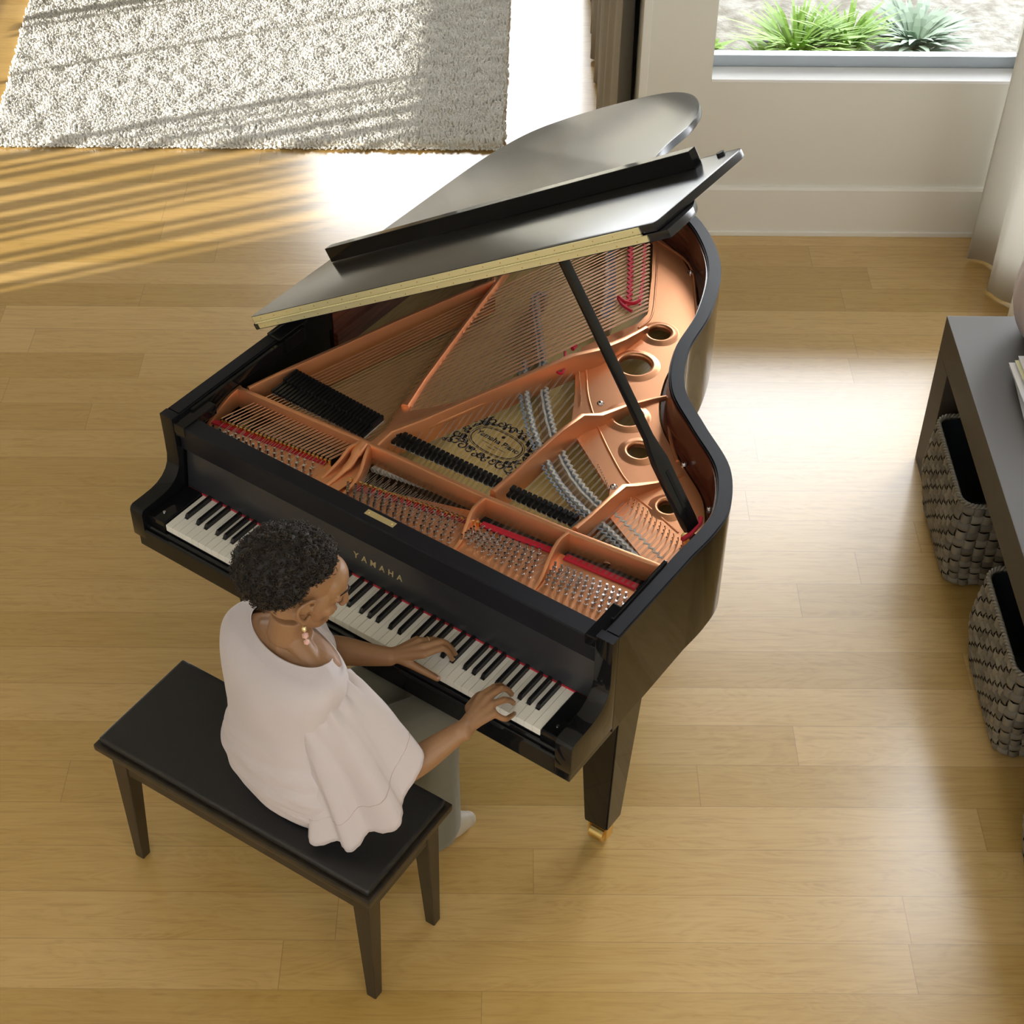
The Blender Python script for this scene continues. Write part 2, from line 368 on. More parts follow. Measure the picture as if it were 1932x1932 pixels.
# ---------------------------------------------------------------- rug
X0,X1,Y0,Y1=-2.31,0.0,6.50,8.45
rug=Root('shag_rug',ROOM,((X0+X1)/2,(Y0+Y1)/2,0),'cream shag wool rug lying on the oak floor at the upper left','rug')
def xl(y): return -2.22-(y-6.5)*.09
b=BM(); prism(b,[(-2.2,Y0+.03),(X1-.02,Y0+.01),(X1+.015,Y1),(-2.36,Y1)],0,.018,.004); mesh_obj('backing',b,M['pilebase'],rug)
b=BM(); rr=random.Random(11); y=Y0
while y<Y1:
    x=xl(y)
    while x<X1+(y-Y0)*.018:
        px,py=x+rr.uniform(-.006,.006),y+rr.uniform(-.006,.006)
        edge=min(1,max(.35,(py-Y0)/.03)); h=.036*edge+.012*noise.noise(Vector((px*14,py*14,0)))+rr.uniform(0,.003)
        a=rr.uniform(0,2*PI); ln=.008; r0=.0088
        tx,ty=px+ln*math.cos(a)+.008*noise.noise(Vector((px*9,py*9,5))),py+ln*math.sin(a)-.004
        tt=b.verts.new((tx,ty,max(.012,h))); mid=[]; bs=[]
        for k in range(3):
            an=a+2*PI*k/3
            bs.append(b.verts.new((px+r0*math.cos(an),py+r0*math.sin(an),.006)))
            mid.append(b.verts.new((px+(tx-px)*.7+r0*.75*math.cos(an),py+(ty-py)*.7+r0*.75*math.sin(an),.006+(max(.012,h)-.006)*.78)))
        for k in range(3):
            b.faces.new((bs[k],bs[(k+1)%3],mid[(k+1)%3],mid[k])); b.faces.new((mid[k],mid[(k+1)%3],tt))
        x+=.0105
    y+=.0105
o=mesh_obj('pile',b,M['pile'],rug,smooth=180); o['kind']='stuff'
# ---------------------------------------------------------------- cabinet, baskets, vase, magazines
cab=Root('console_table',ROOM,(1.70,3.1,0),'low black-brown open console table along the right wall','table')
CX0,CX1,CY0,CY1=1.442,1.98,1.7,4.475
b=BM(); box(b,CX0,CY0,.468,CX1,CY1,.605,.003); mesh_obj('top',b,M['cab'],cab)
b=BM(); box(b,CX0,CY1-.137,0,CX1,CY1,.467,.003); mesh_obj('end_panel',b,M['cab'],cab)
b=BM(); box(b,CX0,CY0,0,CX1,CY0+.137,.467,.003); mesh_obj('end_panel',b,M['cab'],cab)
def basket(x0,y0,x1,y1,h,label):
    rt=Root('wicker_basket',ROOM,((x0+x1)/2,(y0+y1)/2,0),label,'basket',group='woven baskets under the console table')
    cx,cy=(x0+x1)/2,(y0+y1)/2; rad=.05
    def per(s,z):
        # rounded rectangle perimeter with slight belly and tapered foot
        t=z/h; k=.90+.10*min(1,t*2.2)-.035*max(0,t-.5)*2; k+=.035*math.sin(PI*t)
        hx,hy=(x1-x0)/2*k,(y1-y0)/2*k; r=rad
        segs=[('l',2*(hy-r)),('c',PI/2*r),('l',2*(hx-r)),('c',PI/2*r)]*2
        tot=sum(q for _,q in segs); d=s*tot; pos=[(-hx,hy-r,-PI/2),]
        # walk: start at (-hx, hy-r) going -y
        x,y,a=-hx,hy-r,-PI/2
        for ty,L in segs:
            if d<=L+1e-9:
                if ty=='l': return Vector((cx+x+math.cos(a)*d,cy+y+math.sin(a)*d,z)),Vector((math.cos(a-PI/2),math.sin(a-PI/2),0))
                th=d/r; nx,ny=math.cos(a-PI/2),math.sin(a-PI/2); ccx,ccy=x-nx*r,y-ny*r; aa=a-PI/2+th
                return Vector((cx+ccx+math.cos(aa)*r,cy+ccy+math.sin(aa)*r,z)),Vector((math.cos(aa),math.sin(aa),0))
            d-=L
            if ty=='l': x+=math.cos(a)*L; y+=math.sin(a)*L
            else:
                nx,ny=math.cos(a-PI/2),math.sin(a-PI/2); ccx,ccy=x-nx*r,y-ny*r; a+=PI/2; x=ccx+math.cos(a-PI/2)*r; y=ccy+math.sin(a-PI/2)*r
        return Vector((cx+x,cy+y,z)),Vector((math.cos(a-PI/2),math.sin(a-PI/2),0))
    nc,nr=46,11; b=BM(); rr=random.Random(int(y0*100))
    for j in range(nr):
        for i in range(nc):
            hor=(i+j)%2==0; K=4; g=[]
            ds=1/nc; dz=(h-.03)/nr
            for a in range(K+1):
                r=[]
                for c in range(K+1):
                    uu=(a/K-.5); vv=(c/K-.5)
                    su=1.34 if hor else .96; sv=.96 if hor else 1.34
                    s=((i+.5+uu*su)*ds)%1.0; z=max(.002,.012+(j+.5+vv*sv)*dz)
                    p,nn=per(s,z); bul=(math.cos(PI*uu) if hor else math.cos(PI*vv))*.011+(math.cos(PI*vv) if hor else math.cos(PI*uu))*.002
                    if (hor and abs(uu)>.45) or ((not hor) and abs(vv)>.45): bul-=.004
                    r.append(b.verts.new(p+nn*(bul-.006)))
                g.append(r)
            for a in range(K):
                for c in range(K): b.faces.new((g[a][c],g[a+1][c],g[a+1][c+1],g[a][c+1]))
    mesh_obj('body',b,M['weave'],rt,smooth=180)
    b=BM(); n=60; inner=[per(i/n,h-.02)[0]-per(i/n,h-.02)[1]*.010 for i in range(n)]; lo=[per(i/n,.01)[0]-per(i/n,.01)[1]*.010 for i in range(n)]
    A=[b.verts.new(p) for p in inner]; Bv=[b.verts.new(p) for p in lo]
    for i in range(n): b.faces.new((A[i],A[(i+1)%n],Bv[(i+1)%n],Bv[i]))
    b.faces.new(Bv); mesh_obj('dark_interior',b,M['ink'],rt,smooth=180)  # black shell puts the dark of the basket's inside into the colour
    b=BM()
    for ph in (0,PI):
        pts=[];N=420
        for i in range(N+1):
            p,nn=per((i/N)%1.0,h-.012); an=ph+i/N*2*PI*60; pts.append(p+nn*math.cos(an)*.004+Vector((0,0,1))*math.sin(an)*.005)
        tube(b,pts,.0045,5,cap=False)
    mesh_obj('rim',b,M['weave'],rt,smooth=180)
basket(1.405,3.815,1.80,4.265,.375,'woven grey-brown basket under the console table, farthest of the three')
basket(1.42,3.115,1.80,3.56,.375,'woven grey-brown basket under the console table, middle of the three')
basket(1.425,2.40,1.81,2.84,.375,'woven basket just showing at the right edge, nearest of the three')
# vase
b=BM(); rings=[]; prof=[(0,.0),(.10,.0),(.135,.02),(.172,.09),(.185,.17),(.175,.26),(.14,.33),(.09,.375),(.06,.395),(.055,.42),(.05,.42),(.05,.39)]
prof=catmull([(a,c,0) for a,c in prof],4); NN=144; VX,VY=1.79,4.35
for p in prof:
    rings.append([b.verts.new((VX+(p.x+.0035*min(1,p.x/.1)*abs(math.cos(9*a)) )*math.cos(a),VY+(p.x+.0035*min(1,p.x/.1)*abs(math.cos(9*a)))*math.sin(a),.6065+p.y)) for a in [2*PI*k/NN for k in range(NN)]])
for A,Bv in zip(rings,rings[1:]):
    for k in range(NN): b.faces.new((A[k],A[(k+1)%NN],Bv[(k+1)%NN],Bv[k]))
single('ribbed_vase',b,M['vase'],ROOM,(VX,VY,.605),'rounded mauve-grey ribbed vase standing on the console table','vase',smooth=50)
# magazines
zz=.606; rr=random.Random(5)
ml=['magazine at the bottom of the stack on the console table','second magazine from the bottom of the stack on the console table','middle magazine of the stack on the console table','pale yellow magazine second from the top of the stack','pale blue and white magazine on top of the stack']
for i in range(5):
    t=.013; A=R((-4,-1.5,1,3,1)[i]); r=single('magazine',BM(),M['paper'],ROOM,(1.735,4.03,zz),ml[i],'magazine',group='magazines stacked on the console table')
    bpy.data.objects.remove(r.o)
    rt=Root('magazine',ROOM,(1.735,4.03,zz),ml[i],'magazine',group='magazines stacked on the console table')
    Mx=Matrix.Translation((1.722+.012*(i>2)+(.0,.006,-.004,.004,.008)[i],4.03,0))@Matrix.Rotation(A,4,'Z')
    b=BM(); box(b,-.142,-.148,zz,.15,.148,zz+t-.0016,M=Mx); mesh_obj('pages',b,M['paper'],rt)
    b=BM(); box(b,-.145,-.15,zz+t-.0016,.15,.15,zz+t-.0004,M=Mx); mesh_obj('cover',b,M['cover2'] if i==3 else M['cover'],rt)
    zz+=t
# ---------------------------------------------------------------- grand piano (piano frame: x along the keys, y towards the tail)
PN=Root('grand_piano',PIANO,(.62,.75,0),'black polished baby grand piano with its lid propped open','piano')
def P(name,b,m,parent=None,smooth=None,mats=None): return mesh_obj(name,b,m,PN,parent,smooth,mats)
ZR=.979
XL,XR=-.107,1.331
curve=catmull([(1.331,.50),(1.334,.60),(1.318,.70),(1.238,.838),(1.098,.948),(.975,1.052),(.90,1.20),(.860,1.389),(.78,1.585),(.67,1.724),(.53,1.822),(.33,1.868),(.13,1.85),(-.03,1.73),(-.095,1.56),(-.107,1.35)],7)
outer=[Vector((XR,.1605)),Vector((XR,.30))]+[Vector((p.x,p.y)) for p in curve]+[Vector((XL,.8)),Vector((XL,.1605))]
inner=offset2(outer,.040,closed=False)
inner[0]=Vector((XR-.040,.1605)); inner[-1]=Vector((XL+.045,.1605))
def ring(b,o,i,z0,z1):
    n=len(o); q=[[b.verts.new((p.x,p.y,z)) for p in l] for l,z in ((o,z0),(o,z1),(i,z1),(i,z0))]
    for k in range(4):
        A,Bq=q[k],q[(k+1)%4]
        for j in range(n-1): b.faces.new((A[j],A[j+1],Bq[j+1],Bq[j]))
    b.faces.new((q[0][0],q[1][0],q[2][0],q[3][0])); b.faces.new((q[3][-1],q[2][-1],q[1][-1],q[0][-1]))
    bmesh.ops.recalc_face_normals(b,faces=b.faces)
b=BM(); ring(b,outer,inner,.640,ZR)
rim_es=[e for e in b.edges if abs(e.verts[0].co.z-ZR)<1e-5 and abs(e.verts[1].co.z-ZR)<1e-5 and len(e.link_faces)==2 and e.calc_face_angle(0)>1]
bmesh.ops.bevel(b,geom=rim_es,offset=.004,segments=2,affect='EDGES')
ro=P('rim',b,M['black'],smooth=35,mats=[M['black'],M['black_top']])
for f_ in ro.data.polygons:
    if f_.normal.z>.6: f_.material_index=1
# inner veneer with the little ledge
i2=offset2(inner,.004,closed=False); b=BM(); sel=slice(1,-1); ring(b,inner[sel],i2[sel],.80,ZR-.012); P('inner_rim',b,M['inrim'],smooth=40)
i3=offset2(inner,.016,closed=False); b=BM(); ring(b,i2[sel],i3[sel],.80,.862); P('rim_ledge',b,M['inrim'],smooth=40)
# arms
prof=[(-.024,.662),(-.024,.748),(-.020,.757),(-.012,.762),(.03,.762),(.06,.763),(.085,.768),(.105,.778),(.121,.793),(.131,.812),(.135,.835),(.135,.90),(.133,.979),(.16,.979),(.16,.655),(-.02,.655)]
for xa,xb in ((XL,XL+.045),(XR-.048,XR)):
    b=BM(); prismx(b,prof,xa,xb,.0022); ao=P('arm',b,M['black'],smooth=35,mats=[M['black'],M['black_top']])
    for f_ in ao.data.polygons:
        if f_.center.z+0>.975: f_.material_index=1
b=BM(); box(b,XL+.018,-.022,.628,XR-.004,.40,.66,.003); box(b,XL+.02,.40,.63,XR-.03,.62,.66); P('key_bed',b,M['black'])
b=BM(); prismx(b,[(-.024,.640),(-.024,.690),(-.020,.694),(-.016,.694),(-.013,.6905),(-.012,.699),(-.008,.703),(-.003,.703),(-.003,.640)],XL+.045,XR-.048); P('key_slip',b,M['black'],smooth=30)
b=BM(); prism(b,[(p.x,p.y) for p in offset2(outer,.012,closed=False)],.640,.652); P('bottom_board',b,M['black_satin'])
for x0,x1 in ((XL+.0455,-.003),(1.228,XR-.0485)):
    b=BM(); box(b,x0,-.002,.66,x1,.148,.736,.003); kb=P('key_block',b,M['black'])
    b=BM(); bmesh.ops.create_cone(b,segments=16,radius1=.005,radius2=.004,depth=.003,cap_ends=True,matrix=Matrix.Translation(((x0+x1)/2,.03,.7375))); P('screw',b,M['chrome'],kb)
# little pocket rail seen at the right cheek
b=BM(); box(b,XR-.052,.035,.745,XR-.047,.10,.757,.002); P('fall_bracket',b,M['black_satin'])
# keys -------------------------------------------------------------
KW=1.225/52; KL=.148; KZ=.7300
b=BM(); box(b,0,.004,.66,1.225,.20,.705); P('key_frame',b,M['ink'])
names=[]; wi=0
seq=['A','A#','B']+['C','C#','D','D#','E','F','F#','G','G#','A','A#','B']*7+['C']
BW=.0118; offs={'C#':-.0028,'D#':.0028,'F#':-.0035,'G#':0,'A#':.0035}
wpos={}; blacks=[]
k=0
for s in seq:
    if '#' in s: blacks.append((k*KW+offs[s]))
    else: wpos[k]=s; k+=1
pressed_w=set(); 
for k in range(52):
    x0,x1=k*KW+.0005,(k+1)*KW-.0005
    lb=[c for c in blacks if abs(c-k*KW)<.008]; rb=[c for c in blacks if abs(c-(k+1)*KW)<.008]
    l2=max(x0,lb[0]+BW/2+.0008) if lb else x0; r2=min(x1,rb[0]-BW/2-.0008) if rb else x1
    poly=[(x0,0),(x1,0),(x1,.0485),(r2,.0485),(r2,KL+.02),(l2,KL+.02),(l2,.0485),(x0,.0485)]
    dz=0
    b=BM(); prism(b,poly,KZ-.021+dz,KZ+dz,.0007); P('white_key',b,M['ivory'])
for c in blacks:
    b=BM(); 
    vs=[]
    pr=[(.0515,KZ-.002),(.0535,KZ+.0065),(.0575,KZ+.0115),(KL+.02,KZ+.0122),(KL+.02,KZ-.002)]
    ww=[BW/2+.0004,BW/2-.0003,BW/2-.0014,BW/2-.0014,BW/2+.0004]
    A=[b.verts.new((c-w_,y,z)) for (y,z),w_ in zip(pr,ww)]; Bv=[b.verts.new((c+w_,y,z)) for (y,z),w_ in zip(pr,ww)]
    b.faces.new(A); b.faces.new(Bv[::-1])
    for i in range(5): b.faces.new((A[i],Bv[i],Bv[(i+1)%5],A[(i+1)%5]))
    bmesh.ops.recalc_face_normals(b,faces=b.faces)
    bmesh.ops.bevel(b,geom=list(b.edges),offset=.0007,segments=2,affect='EDGES')
    P('black_key',b,M['ebony'],smooth=30)
b=BM(); box(b,-.055,.1462,.7285,1.280,.1500,.7345); P('felt_strip',b,M['redfelt'])
# fallboard --------------------------------------------------------
fx0,fx1=-.056,1.279
b=BM(); prismx(b,[(.1475,.7365),(.1475,.741),(.1500,.748),(.1640,.866),(.168,.873),(.185,.873),(.185,.7365)],fx0,fx1,.002); fall=P('fallboard',b,M['fall'],smooth=30)
b=BM(); prismx(b,[(.1655,.8732),(.1635,.8765),(.1655,.881),(.205,.890),(.2115,.8905),(.2165,.887),(.2165,.8735)],fx0+.01,1.247,.004); P('fallboard_cap',b,M['black'],fall,smooth=35)
def text(name,s,size,mat_,M4,root,parent=None,ext=.0004,space=1.0,align='CENTER'):
    cu=bpy.data.curves.new(name,'FONT'); cu.body=s; cu.size=size; cu.extrude=ext; cu.offset=size*.02; cu.space_character=space; cu.align_x=align; cu.align_y='CENTER'
    cu.materials.append(mat_); o=bpy.data.objects.new(name,cu); COL.objects.link(o); o.parent=parent or root.o
    o.matrix_local=Matrix.Translation(-root.base)@M4; dg=bpy.context.evaluated_depsgraph_get(); dg.update(); me=bpy.data.meshes.new_from_object(o.evaluated_get(dg)); me.name=name; mo=bpy.data.objects.new(name,me); COL.objects.link(mo); mo.parent=o.parent; mo.matrix_local=o.matrix_local.copy(); bpy.data.objects.remove(o); mo.name=name; return mo
ang=math.atan2(.866-.748,.1640-.1500)
text('brand_lettering','YAMAHA',.0255,M['gold'],Matrix.Translation((.6095,.1555,.7985))@Matrix.Rotation(ang,4,'X'),PN,fall,space=1.85)
# nameplate rail above the fallboard
b=BM(); prismx(b,[(.137,.925),(.137,.957),(.140,.961),(.188,.961),(.191,.958),(.191,.87),(.150,.87),(.150,.925)],XL+.048,XR-.040,.0015); rail=P('front_rail',b,M['black_top'],smooth=30)
b=BM(); box(b,.571,.1600,.9612,.662,.1785,.9625,.0006); pl=P('gold_plate',b,M['gold'],rail)
b=BM()
for x in (.580,.653): bmesh.ops.create_cone(b,segments=12,radius1=.0028,radius2=.002,depth=.0012,cap_ends=True,matrix=Matrix.Translation((x,.169,.9630)))
P('plate_screw',b,M['brass'],pl)
for s,x0,x1 in ((0,-.062,-.022),(1,1.252,1.292)):
    b=BM(); box(b,x0,.135,.934,x1,.26,.966,.003); P('rail_block',b,M['black'])
# lock recess rails along the inside of the rim
b=BM(); box(b,1.282,.20,.955,1.2915,.44,.984,.003); P('lid_rest',b,M['black'])
b=BM(); box(b,XL+.045,.20,.945,XL+.056,.60,.972,.002); P('lid_rest',b,M['black'])
b=BM(); box(b,XL+.012,.56,ZR,XL+.052,.68,ZR+.006,.002); hg=P('lid_hinge',b,M['black_satin'])
b=BM(); tube(b,[(XL+.012,.56,ZR+.008),(XL+.012,.68,ZR+.008)],.005,8); P('hinge_pin',b,M['black_satin'],hg)
b=BM(); box(b,XL+.040,.575,.93,XL+.060,.66,ZR-.002,.003); P('hinge_block',b,M['black'])
# soundboard ---------------------------------------------------------
ZS=.800
sb=offset2(inner,.006,closed=False)
b=BM(); prism(b,[(p.x,p.y) for p in [Vector((XR-.05,.30))]+sb[2:-1]+[Vector((XL+.05,.30))]],ZS-.009,ZS); board=P('soundboard',b,M['spruce'])
# iron plate ---------------------------------------------------------
ZW=.862; plate_o=Root.__new__(Root)
web_out=[p for p in offset2(inner,.022,closed=False)[2:-2]]
web_in=[(1.223,0.498),(1.0251,0.6037),(0.9693,0.6904),(0.7872,0.8127),(0.7354,0.859),(0.6659,0.9819),(0.5997,1.0841),(0.566,1.1683),(0.6368,1.3633),(0.6345,1.4206),(0.5403,1.5968),(0.4435,1.7598)]
web_in=[Vector((1.262,.46))]+[Vector(p) for p in web_in]+[Vector((.40,1.785)),Vector((.20,1.76)),Vector((.05,1.62))]
poly=web_in+[q for q in web_out if q.x<.02 and q.y>1.3 and q.y<1.62][:1]
poly=web_in+[p for p in web_out[::-1] if (p.y>.47 and p.x>.02) or (p.y>1.62)]
holes=[]; HC=[]
for (u,v),r in zip([(0.7152,1.3555),(0.7382,1.1842),(0.8465,0.9733),(0.9496,0.8696),(1.1301,0.7221)],(.034,.048,.040,.032,.026)): HC.append((u,v,r))
for (u,v,r) in HC: holes.append([(u+r*math.cos(a),v+r*math.sin(a)) for a in [2*PI*k/40 for k in range(40)]])
b=BM(); holed(b,[(p.x,p.y) for p in poly],holes,ZW-.012,ZW)
plate=P('iron_plate',b,M['copper'],smooth=40)
for (u,v,r) in HC:
    b=BM(); n=40; rg=[]
    for (dr,dz) in ((0,-.010),(0,.003),(.004,.0065),(.010,.0065),(.018,.002),(.026,.0005)):
        rg.append([b.verts.new((u+(r+dr)*math.cos(2*PI*k/n),v+(r+dr)*math.sin(2*PI*k/n),ZW+dz)) for k in range(n)])
    for A,Bv in zip(rg,rg[1:]):
        for k in range(n): b.faces.new((A[k],A[(k+1)%n],Bv[(k+1)%n],Bv[k]))
    bmesh.ops.recalc_face_normals(b,faces=b.faces); P('plate_ring',b,M['copper'],plate,smooth=60)
# raised ribs and seams cast in the plate
ribs=[([(0.4454,1.7721),(0.6018,1.7152),(0.7083,1.574),(0.7783,1.459),(0.8347,1.3247),(0.8649,1.2239),(0.8967,1.1277),(0.9443,1.0323),(0.9963,0.9579),(1.0539,0.896)],.0045),
      ([(0.5814,1.1447),(0.6407,1.077),(0.7054,0.9896),(0.7874,0.9048),(0.8842,0.8222),(0.9658,0.7607),(1.008,0.7388)],.003),
      ([(1.026,0.713),(1.1204,0.6846),(1.2016,0.6565)],.0025),
      ([(0.4806,1.7244),(0.5819,1.5506),(0.6518,1.4132),(0.6505,1.3439)],.003)]
b=BM()
for pts,r in ribs:
    pts=catmull([(q[0],q[1],ZW+.001) for q in pts],5); tube(b,pts,r,8,flat=.8)
P('plate_rib',b,M['copper'],plate,smooth=60)
# pin block field
pf=[(-0.0906,0.2677),(0.0841,0.2634),(0.402,0.2599),(0.771,0.2539),(1.017,0.2522),(1.2462,0.2491)]; 
pb=[(1.2397,0.4883),(0.9942,0.4701),(0.7435,0.4477),(0.3499,0.4308),(-0.0767,0.404)]
ZF=.885
zone=[(p[0],p[1]) for p in pf]+[(1.285,.30),(1.285,.47)]
# front field polygon: front edge straight under the rail, back edge under the capo / agraffes
def lerp2(a,c,t): return (a[0]+(c[0]-a[0])*t,a[1]+(c[1]-a[1])*t)
ff=[(XL+.048,.180),(1.288,.180)]
redback=[(1.2333,0.399),(1.0146,0.3963),(0.9853,0.3918),(0.7777,0.3701),(0.7497,0.3969),(0.4044,0.2899),(0.2955,0.3269),(-0.069,0.272)]
b=BM(); prism(b,ff+[(1.288,.36)]+[tuple(p) for p in redback]+[(XL+.048,.27)],.850,ZF); P('pin_field',b,M['copper'],plate)
# beams: vertical-sided bars given by a centre line; top heights vary
def beam(b,pts,w,z0,zt,rnd_=.004):
    """pts 2-D; zt list of top heights"""
    n=len(pts); P2=[Vector(p) for p in pts]; L=[]
    for i in range(n):
        a=P2[max(i-1,0)]; c=P2[min(i+1,n-1)]; t=(c-a).normalized(); s=Vector((-t.y,t.x)); ww=(w[i] if isinstance(w,(list,tuple)) else w)/2
        z1=zt[i] if isinstance(zt,(list,tuple)) else zt; zz=z0[i] if isinstance(z0,(list,tuple)) else z0; p=P2[i]
        sec=[(-ww*1.25,zz),(-ww,z1-.006),(-ww*.7,z1-.0012),(0,z1),(ww*.7,z1-.0012),(ww,z1-.006),(ww*1.25,zz)]
        L.append([b.verts.new((p.x+s.x*o,p.y+s.y*o,z)) for o,z in sec])
    for A,Bv in zip(L,L[1:]):
        for k in range(6): b.faces.new((A[k],A[k+1],Bv[k+1],Bv[k]))
        b.faces.new((A[6],A[0],Bv[0],Bv[6]))
    b.faces.new(L[0][::-1]); b.faces.new(L[-1]); bmesh.ops.recalc_face_normals(b,faces=b.faces)
ZT=.930
cross=[(-0.0527,0.3838),(0.3734,0.4096),(0.7664,0.4207),(1.015,0.4386),(1.2566,0.465)]
b=BM(); beam(b,[tuple(cross[0]),lerp2(cross[0],cross[1],.5),tuple(cross[1]),tuple(cross[2]),tuple(cross[3]),lerp2(cross[3],cross[4],.5),tuple(cross[4]),(1.278,cross[4][1]+.01)],.017,.868,ZT); P('cross_beam',b,M['copper'],plate,smooth=40)
# bass side bar
b=BM(); A=[(-0.0353,0.3993),(-0,0.5305),(0.0487,0.6927),(0.1004,0.8709),(0.1698,1.0866),(0.2143,1.2127)]
beam(b,[tuple(A[0])]+[tuple(a) for a in A[1:]]+[(.08,1.40),(.10,1.62)],.014,.815,.930); P('plate_bar',b,M['copper'],plate,smooth=40)
# long diagonal strut (1)
A=[(0.3931,0.4077),(0.3936,0.4866),(0.4388,0.58),(0.4973,0.7437),(0.559,0.9108),(0.6093,1.0492),(0.6458,1.1307),(0.6692,1.2348),(0.6803,1.3385)]
b=BM(); beam(b,[tuple(a) for a in A],[.030,.026,.018,.017,.017,.018,.020,.018,.015],.845,[.925,.928,.930,.930,.930,.928,.915,.90,.885]); P('plate_bar',b,M['copper'],plate,smooth=40)
A=[(0.4279,0.6001),(0.4684,0.7085),(0.513,0.8479),(0.5508,0.9762),(0.5662,1.0664)]
b=BM(); tube(b,catmull([(a[0]+.016,a[1]-.008,.893) for a in A],4),.010,10); P('plate_bar',b,M['copper'],plate,smooth=60)
# thin branch strut
A=[(0.3594,0.5976),(0.3292,0.7231),(0.2911,0.8978),(0.2509,1.0817),(0.2167,1.2505)]
b=BM(); beam(b,[tuple(a) for a in A]+[(.12,1.62)],[.022,.013,.012,.012,.012,.012],.895,.925); P('plate_bar',b,M['copper'],plate,smooth=40)
# gusset joining the fork
A=[(0.3898,0.4378),(0.3661,0.5276),(0.3312,0.6238),(0.3674,0.6128),(0.3814,0.5947),(0.4188,0.6414),(0.449,0.686),(0.444,0.6202),(0.3986,0.5372),(0.3886,0.4805)]
b=BM(); prism(b,[tuple(a) for a in A],.860,.915,.003); P('gusset',b,M['copper'],plate,smooth=40)
# strut 2 and 3
A=[(0.763,0.4488),(0.7662,0.5275),(0.7675,0.6356),(0.7708,0.7565),(0.7763,0.8518),(0.7987,0.9102),(0.8289,1.0121),(0.8651,1.0791),(0.9044,1.1367)]
b=BM(); beam(b,[tuple(a) for a in A],[.018,.014,.014,.014,.016,.020,.013,.011,.010],.848,[.93,.93,.93,.93,.922,.895,.878,.872,.868]); P('plate_bar',b,M['copper'],plate,smooth=40)
A=[(1.0132,0.4568),(1.0188,0.5092),(1.0213,0.6049),(1.0193,0.6794),(1.0307,0.7184),(1.0614,0.7742),(1.0961,0.8569)]
b=BM(); beam(b,[tuple(a) for a in A],[.018,.014,.014,.018,.018,.013,.010],.848,[.93,.93,.928,.915,.895,.880,.868]); P('plate_bar',b,M['copper'],plate,smooth=40)
# front struts between the pin fields
def front(pts,w,zz):
    b=BM(); c=catmull([(p[0],p[1],z) for p,z in zip(pts,zz)],4); beam(b,[(q.x,q.y) for q in c],w,.872,[q.z for q in c]); P('plate_bar',b,M['copper'],plate,smooth=40)
front([(0.7607,0.4169),(0.7601,0.3668),(0.7752,0.3165),(0.7853,0.2757),(0.7866,0.2338)],.012,(.93,.928,.915,.895,.888))
front([(1.0088,0.4416),(1.0044,0.3908),(1.0171,0.3297),(1.0275,0.282),(1.0315,0.2305)],.012,(.93,.928,.915,.895,.888))
front([(-0.0566,0.3926),(-0.0599,0.3527),(-0.058,0.314),(-0.0566,0.2783),(-0.0551,0.2513)],.012,(.93,.925,.915,.90,.888))
front([(0.3619,0.4069),(0.352,0.3676),(0.3539,0.3212),(0.3498,0.2606),(0.3358,0.2299)],.012,(.93,.928,.915,.90,.888))
front([(0.3869,0.4142),(0.4026,0.3722),(0.4265,0.316),(0.4337,0.2568),(0.4261,0.2335)],.012,(.93,.925,.910,.90,.888))
A=[(0.3599,0.42),(0.3765,0.4265),(0.4233,0.3147),(0.4163,0.2402),(0.328,0.2381),(0.3453,0.2976),(0.3438,0.3546)]
b=BM(); prism(b,[tuple(a) for a in A],.870,.897,.006); P('gusset',b,M['copper'],plate,smooth=40)
A=[(0.3704,0.404),(0.3763,0.3654),(0.3841,0.3183),(0.376,0.2346)]
b=BM(); tube(b,catmull([(A[0][0],A[0][1],.922),(A[1][0],A[1][1],.917),(A[2][0],A[2][1],.908),(A[3][0],A[3][1],.895)],5),[.016]*6+[.012]*5+[.008]*5,12,flat=.7); P('plate_bar',b,M['copper'],plate,smooth=60)
# bass side plate flange between bar and front
A=[(-0.078,0.2712),(-0.0767,0.404),(-0.0663,0.432),(-0.0702,0.4497),(-0.0975,0.4006),(-0.0976,0.3138)]
# screws on the plate
scr=[(0.6292,1.6785),(0.7462,1.5376),(0.811,1.364),(0.879,1.174),(0.9586,1.017),(1.0767,0.8936),(1.2219,0.7803)]
for q in scr+[(0.7673,0.955),(0.9845,0.6844)]:
    zb=ZW if q in scr else .885
    b=BM(); bmesh.ops.create_uvsphere(b,u_segments=14,v_segments=8,radius=.0075,matrix=Matrix.Translation((q[0],q[1],zb+.004))@Matrix.Diagonal((1,1,.75,1)))
    bmesh.ops.create_cone(b,segments=16,radius1=.010,radius2=.010,depth=.003,cap_ends=True,matrix=Matrix.Translation((q[0],q[1],zb+.0015)))
    P('plate_screw',b,M['chrome'],plate,smooth=30)
q=[(1.0599,0.9403)][0]
b=BM(); bmesh.ops.create_cone(b,segments=28,radius1=.016,radius2=.015,depth=.004,cap_ends=True,matrix=Matrix.Translation((q[0]+.004,q[1]+.004,.945))@Matrix.Rotation(R(-75),4,Vector((.78,.62,0)).orthogonal().to_3d())@Matrix.Rotation(0,4,'Z')); P('lid_prop_socket',b,M['chrome'])
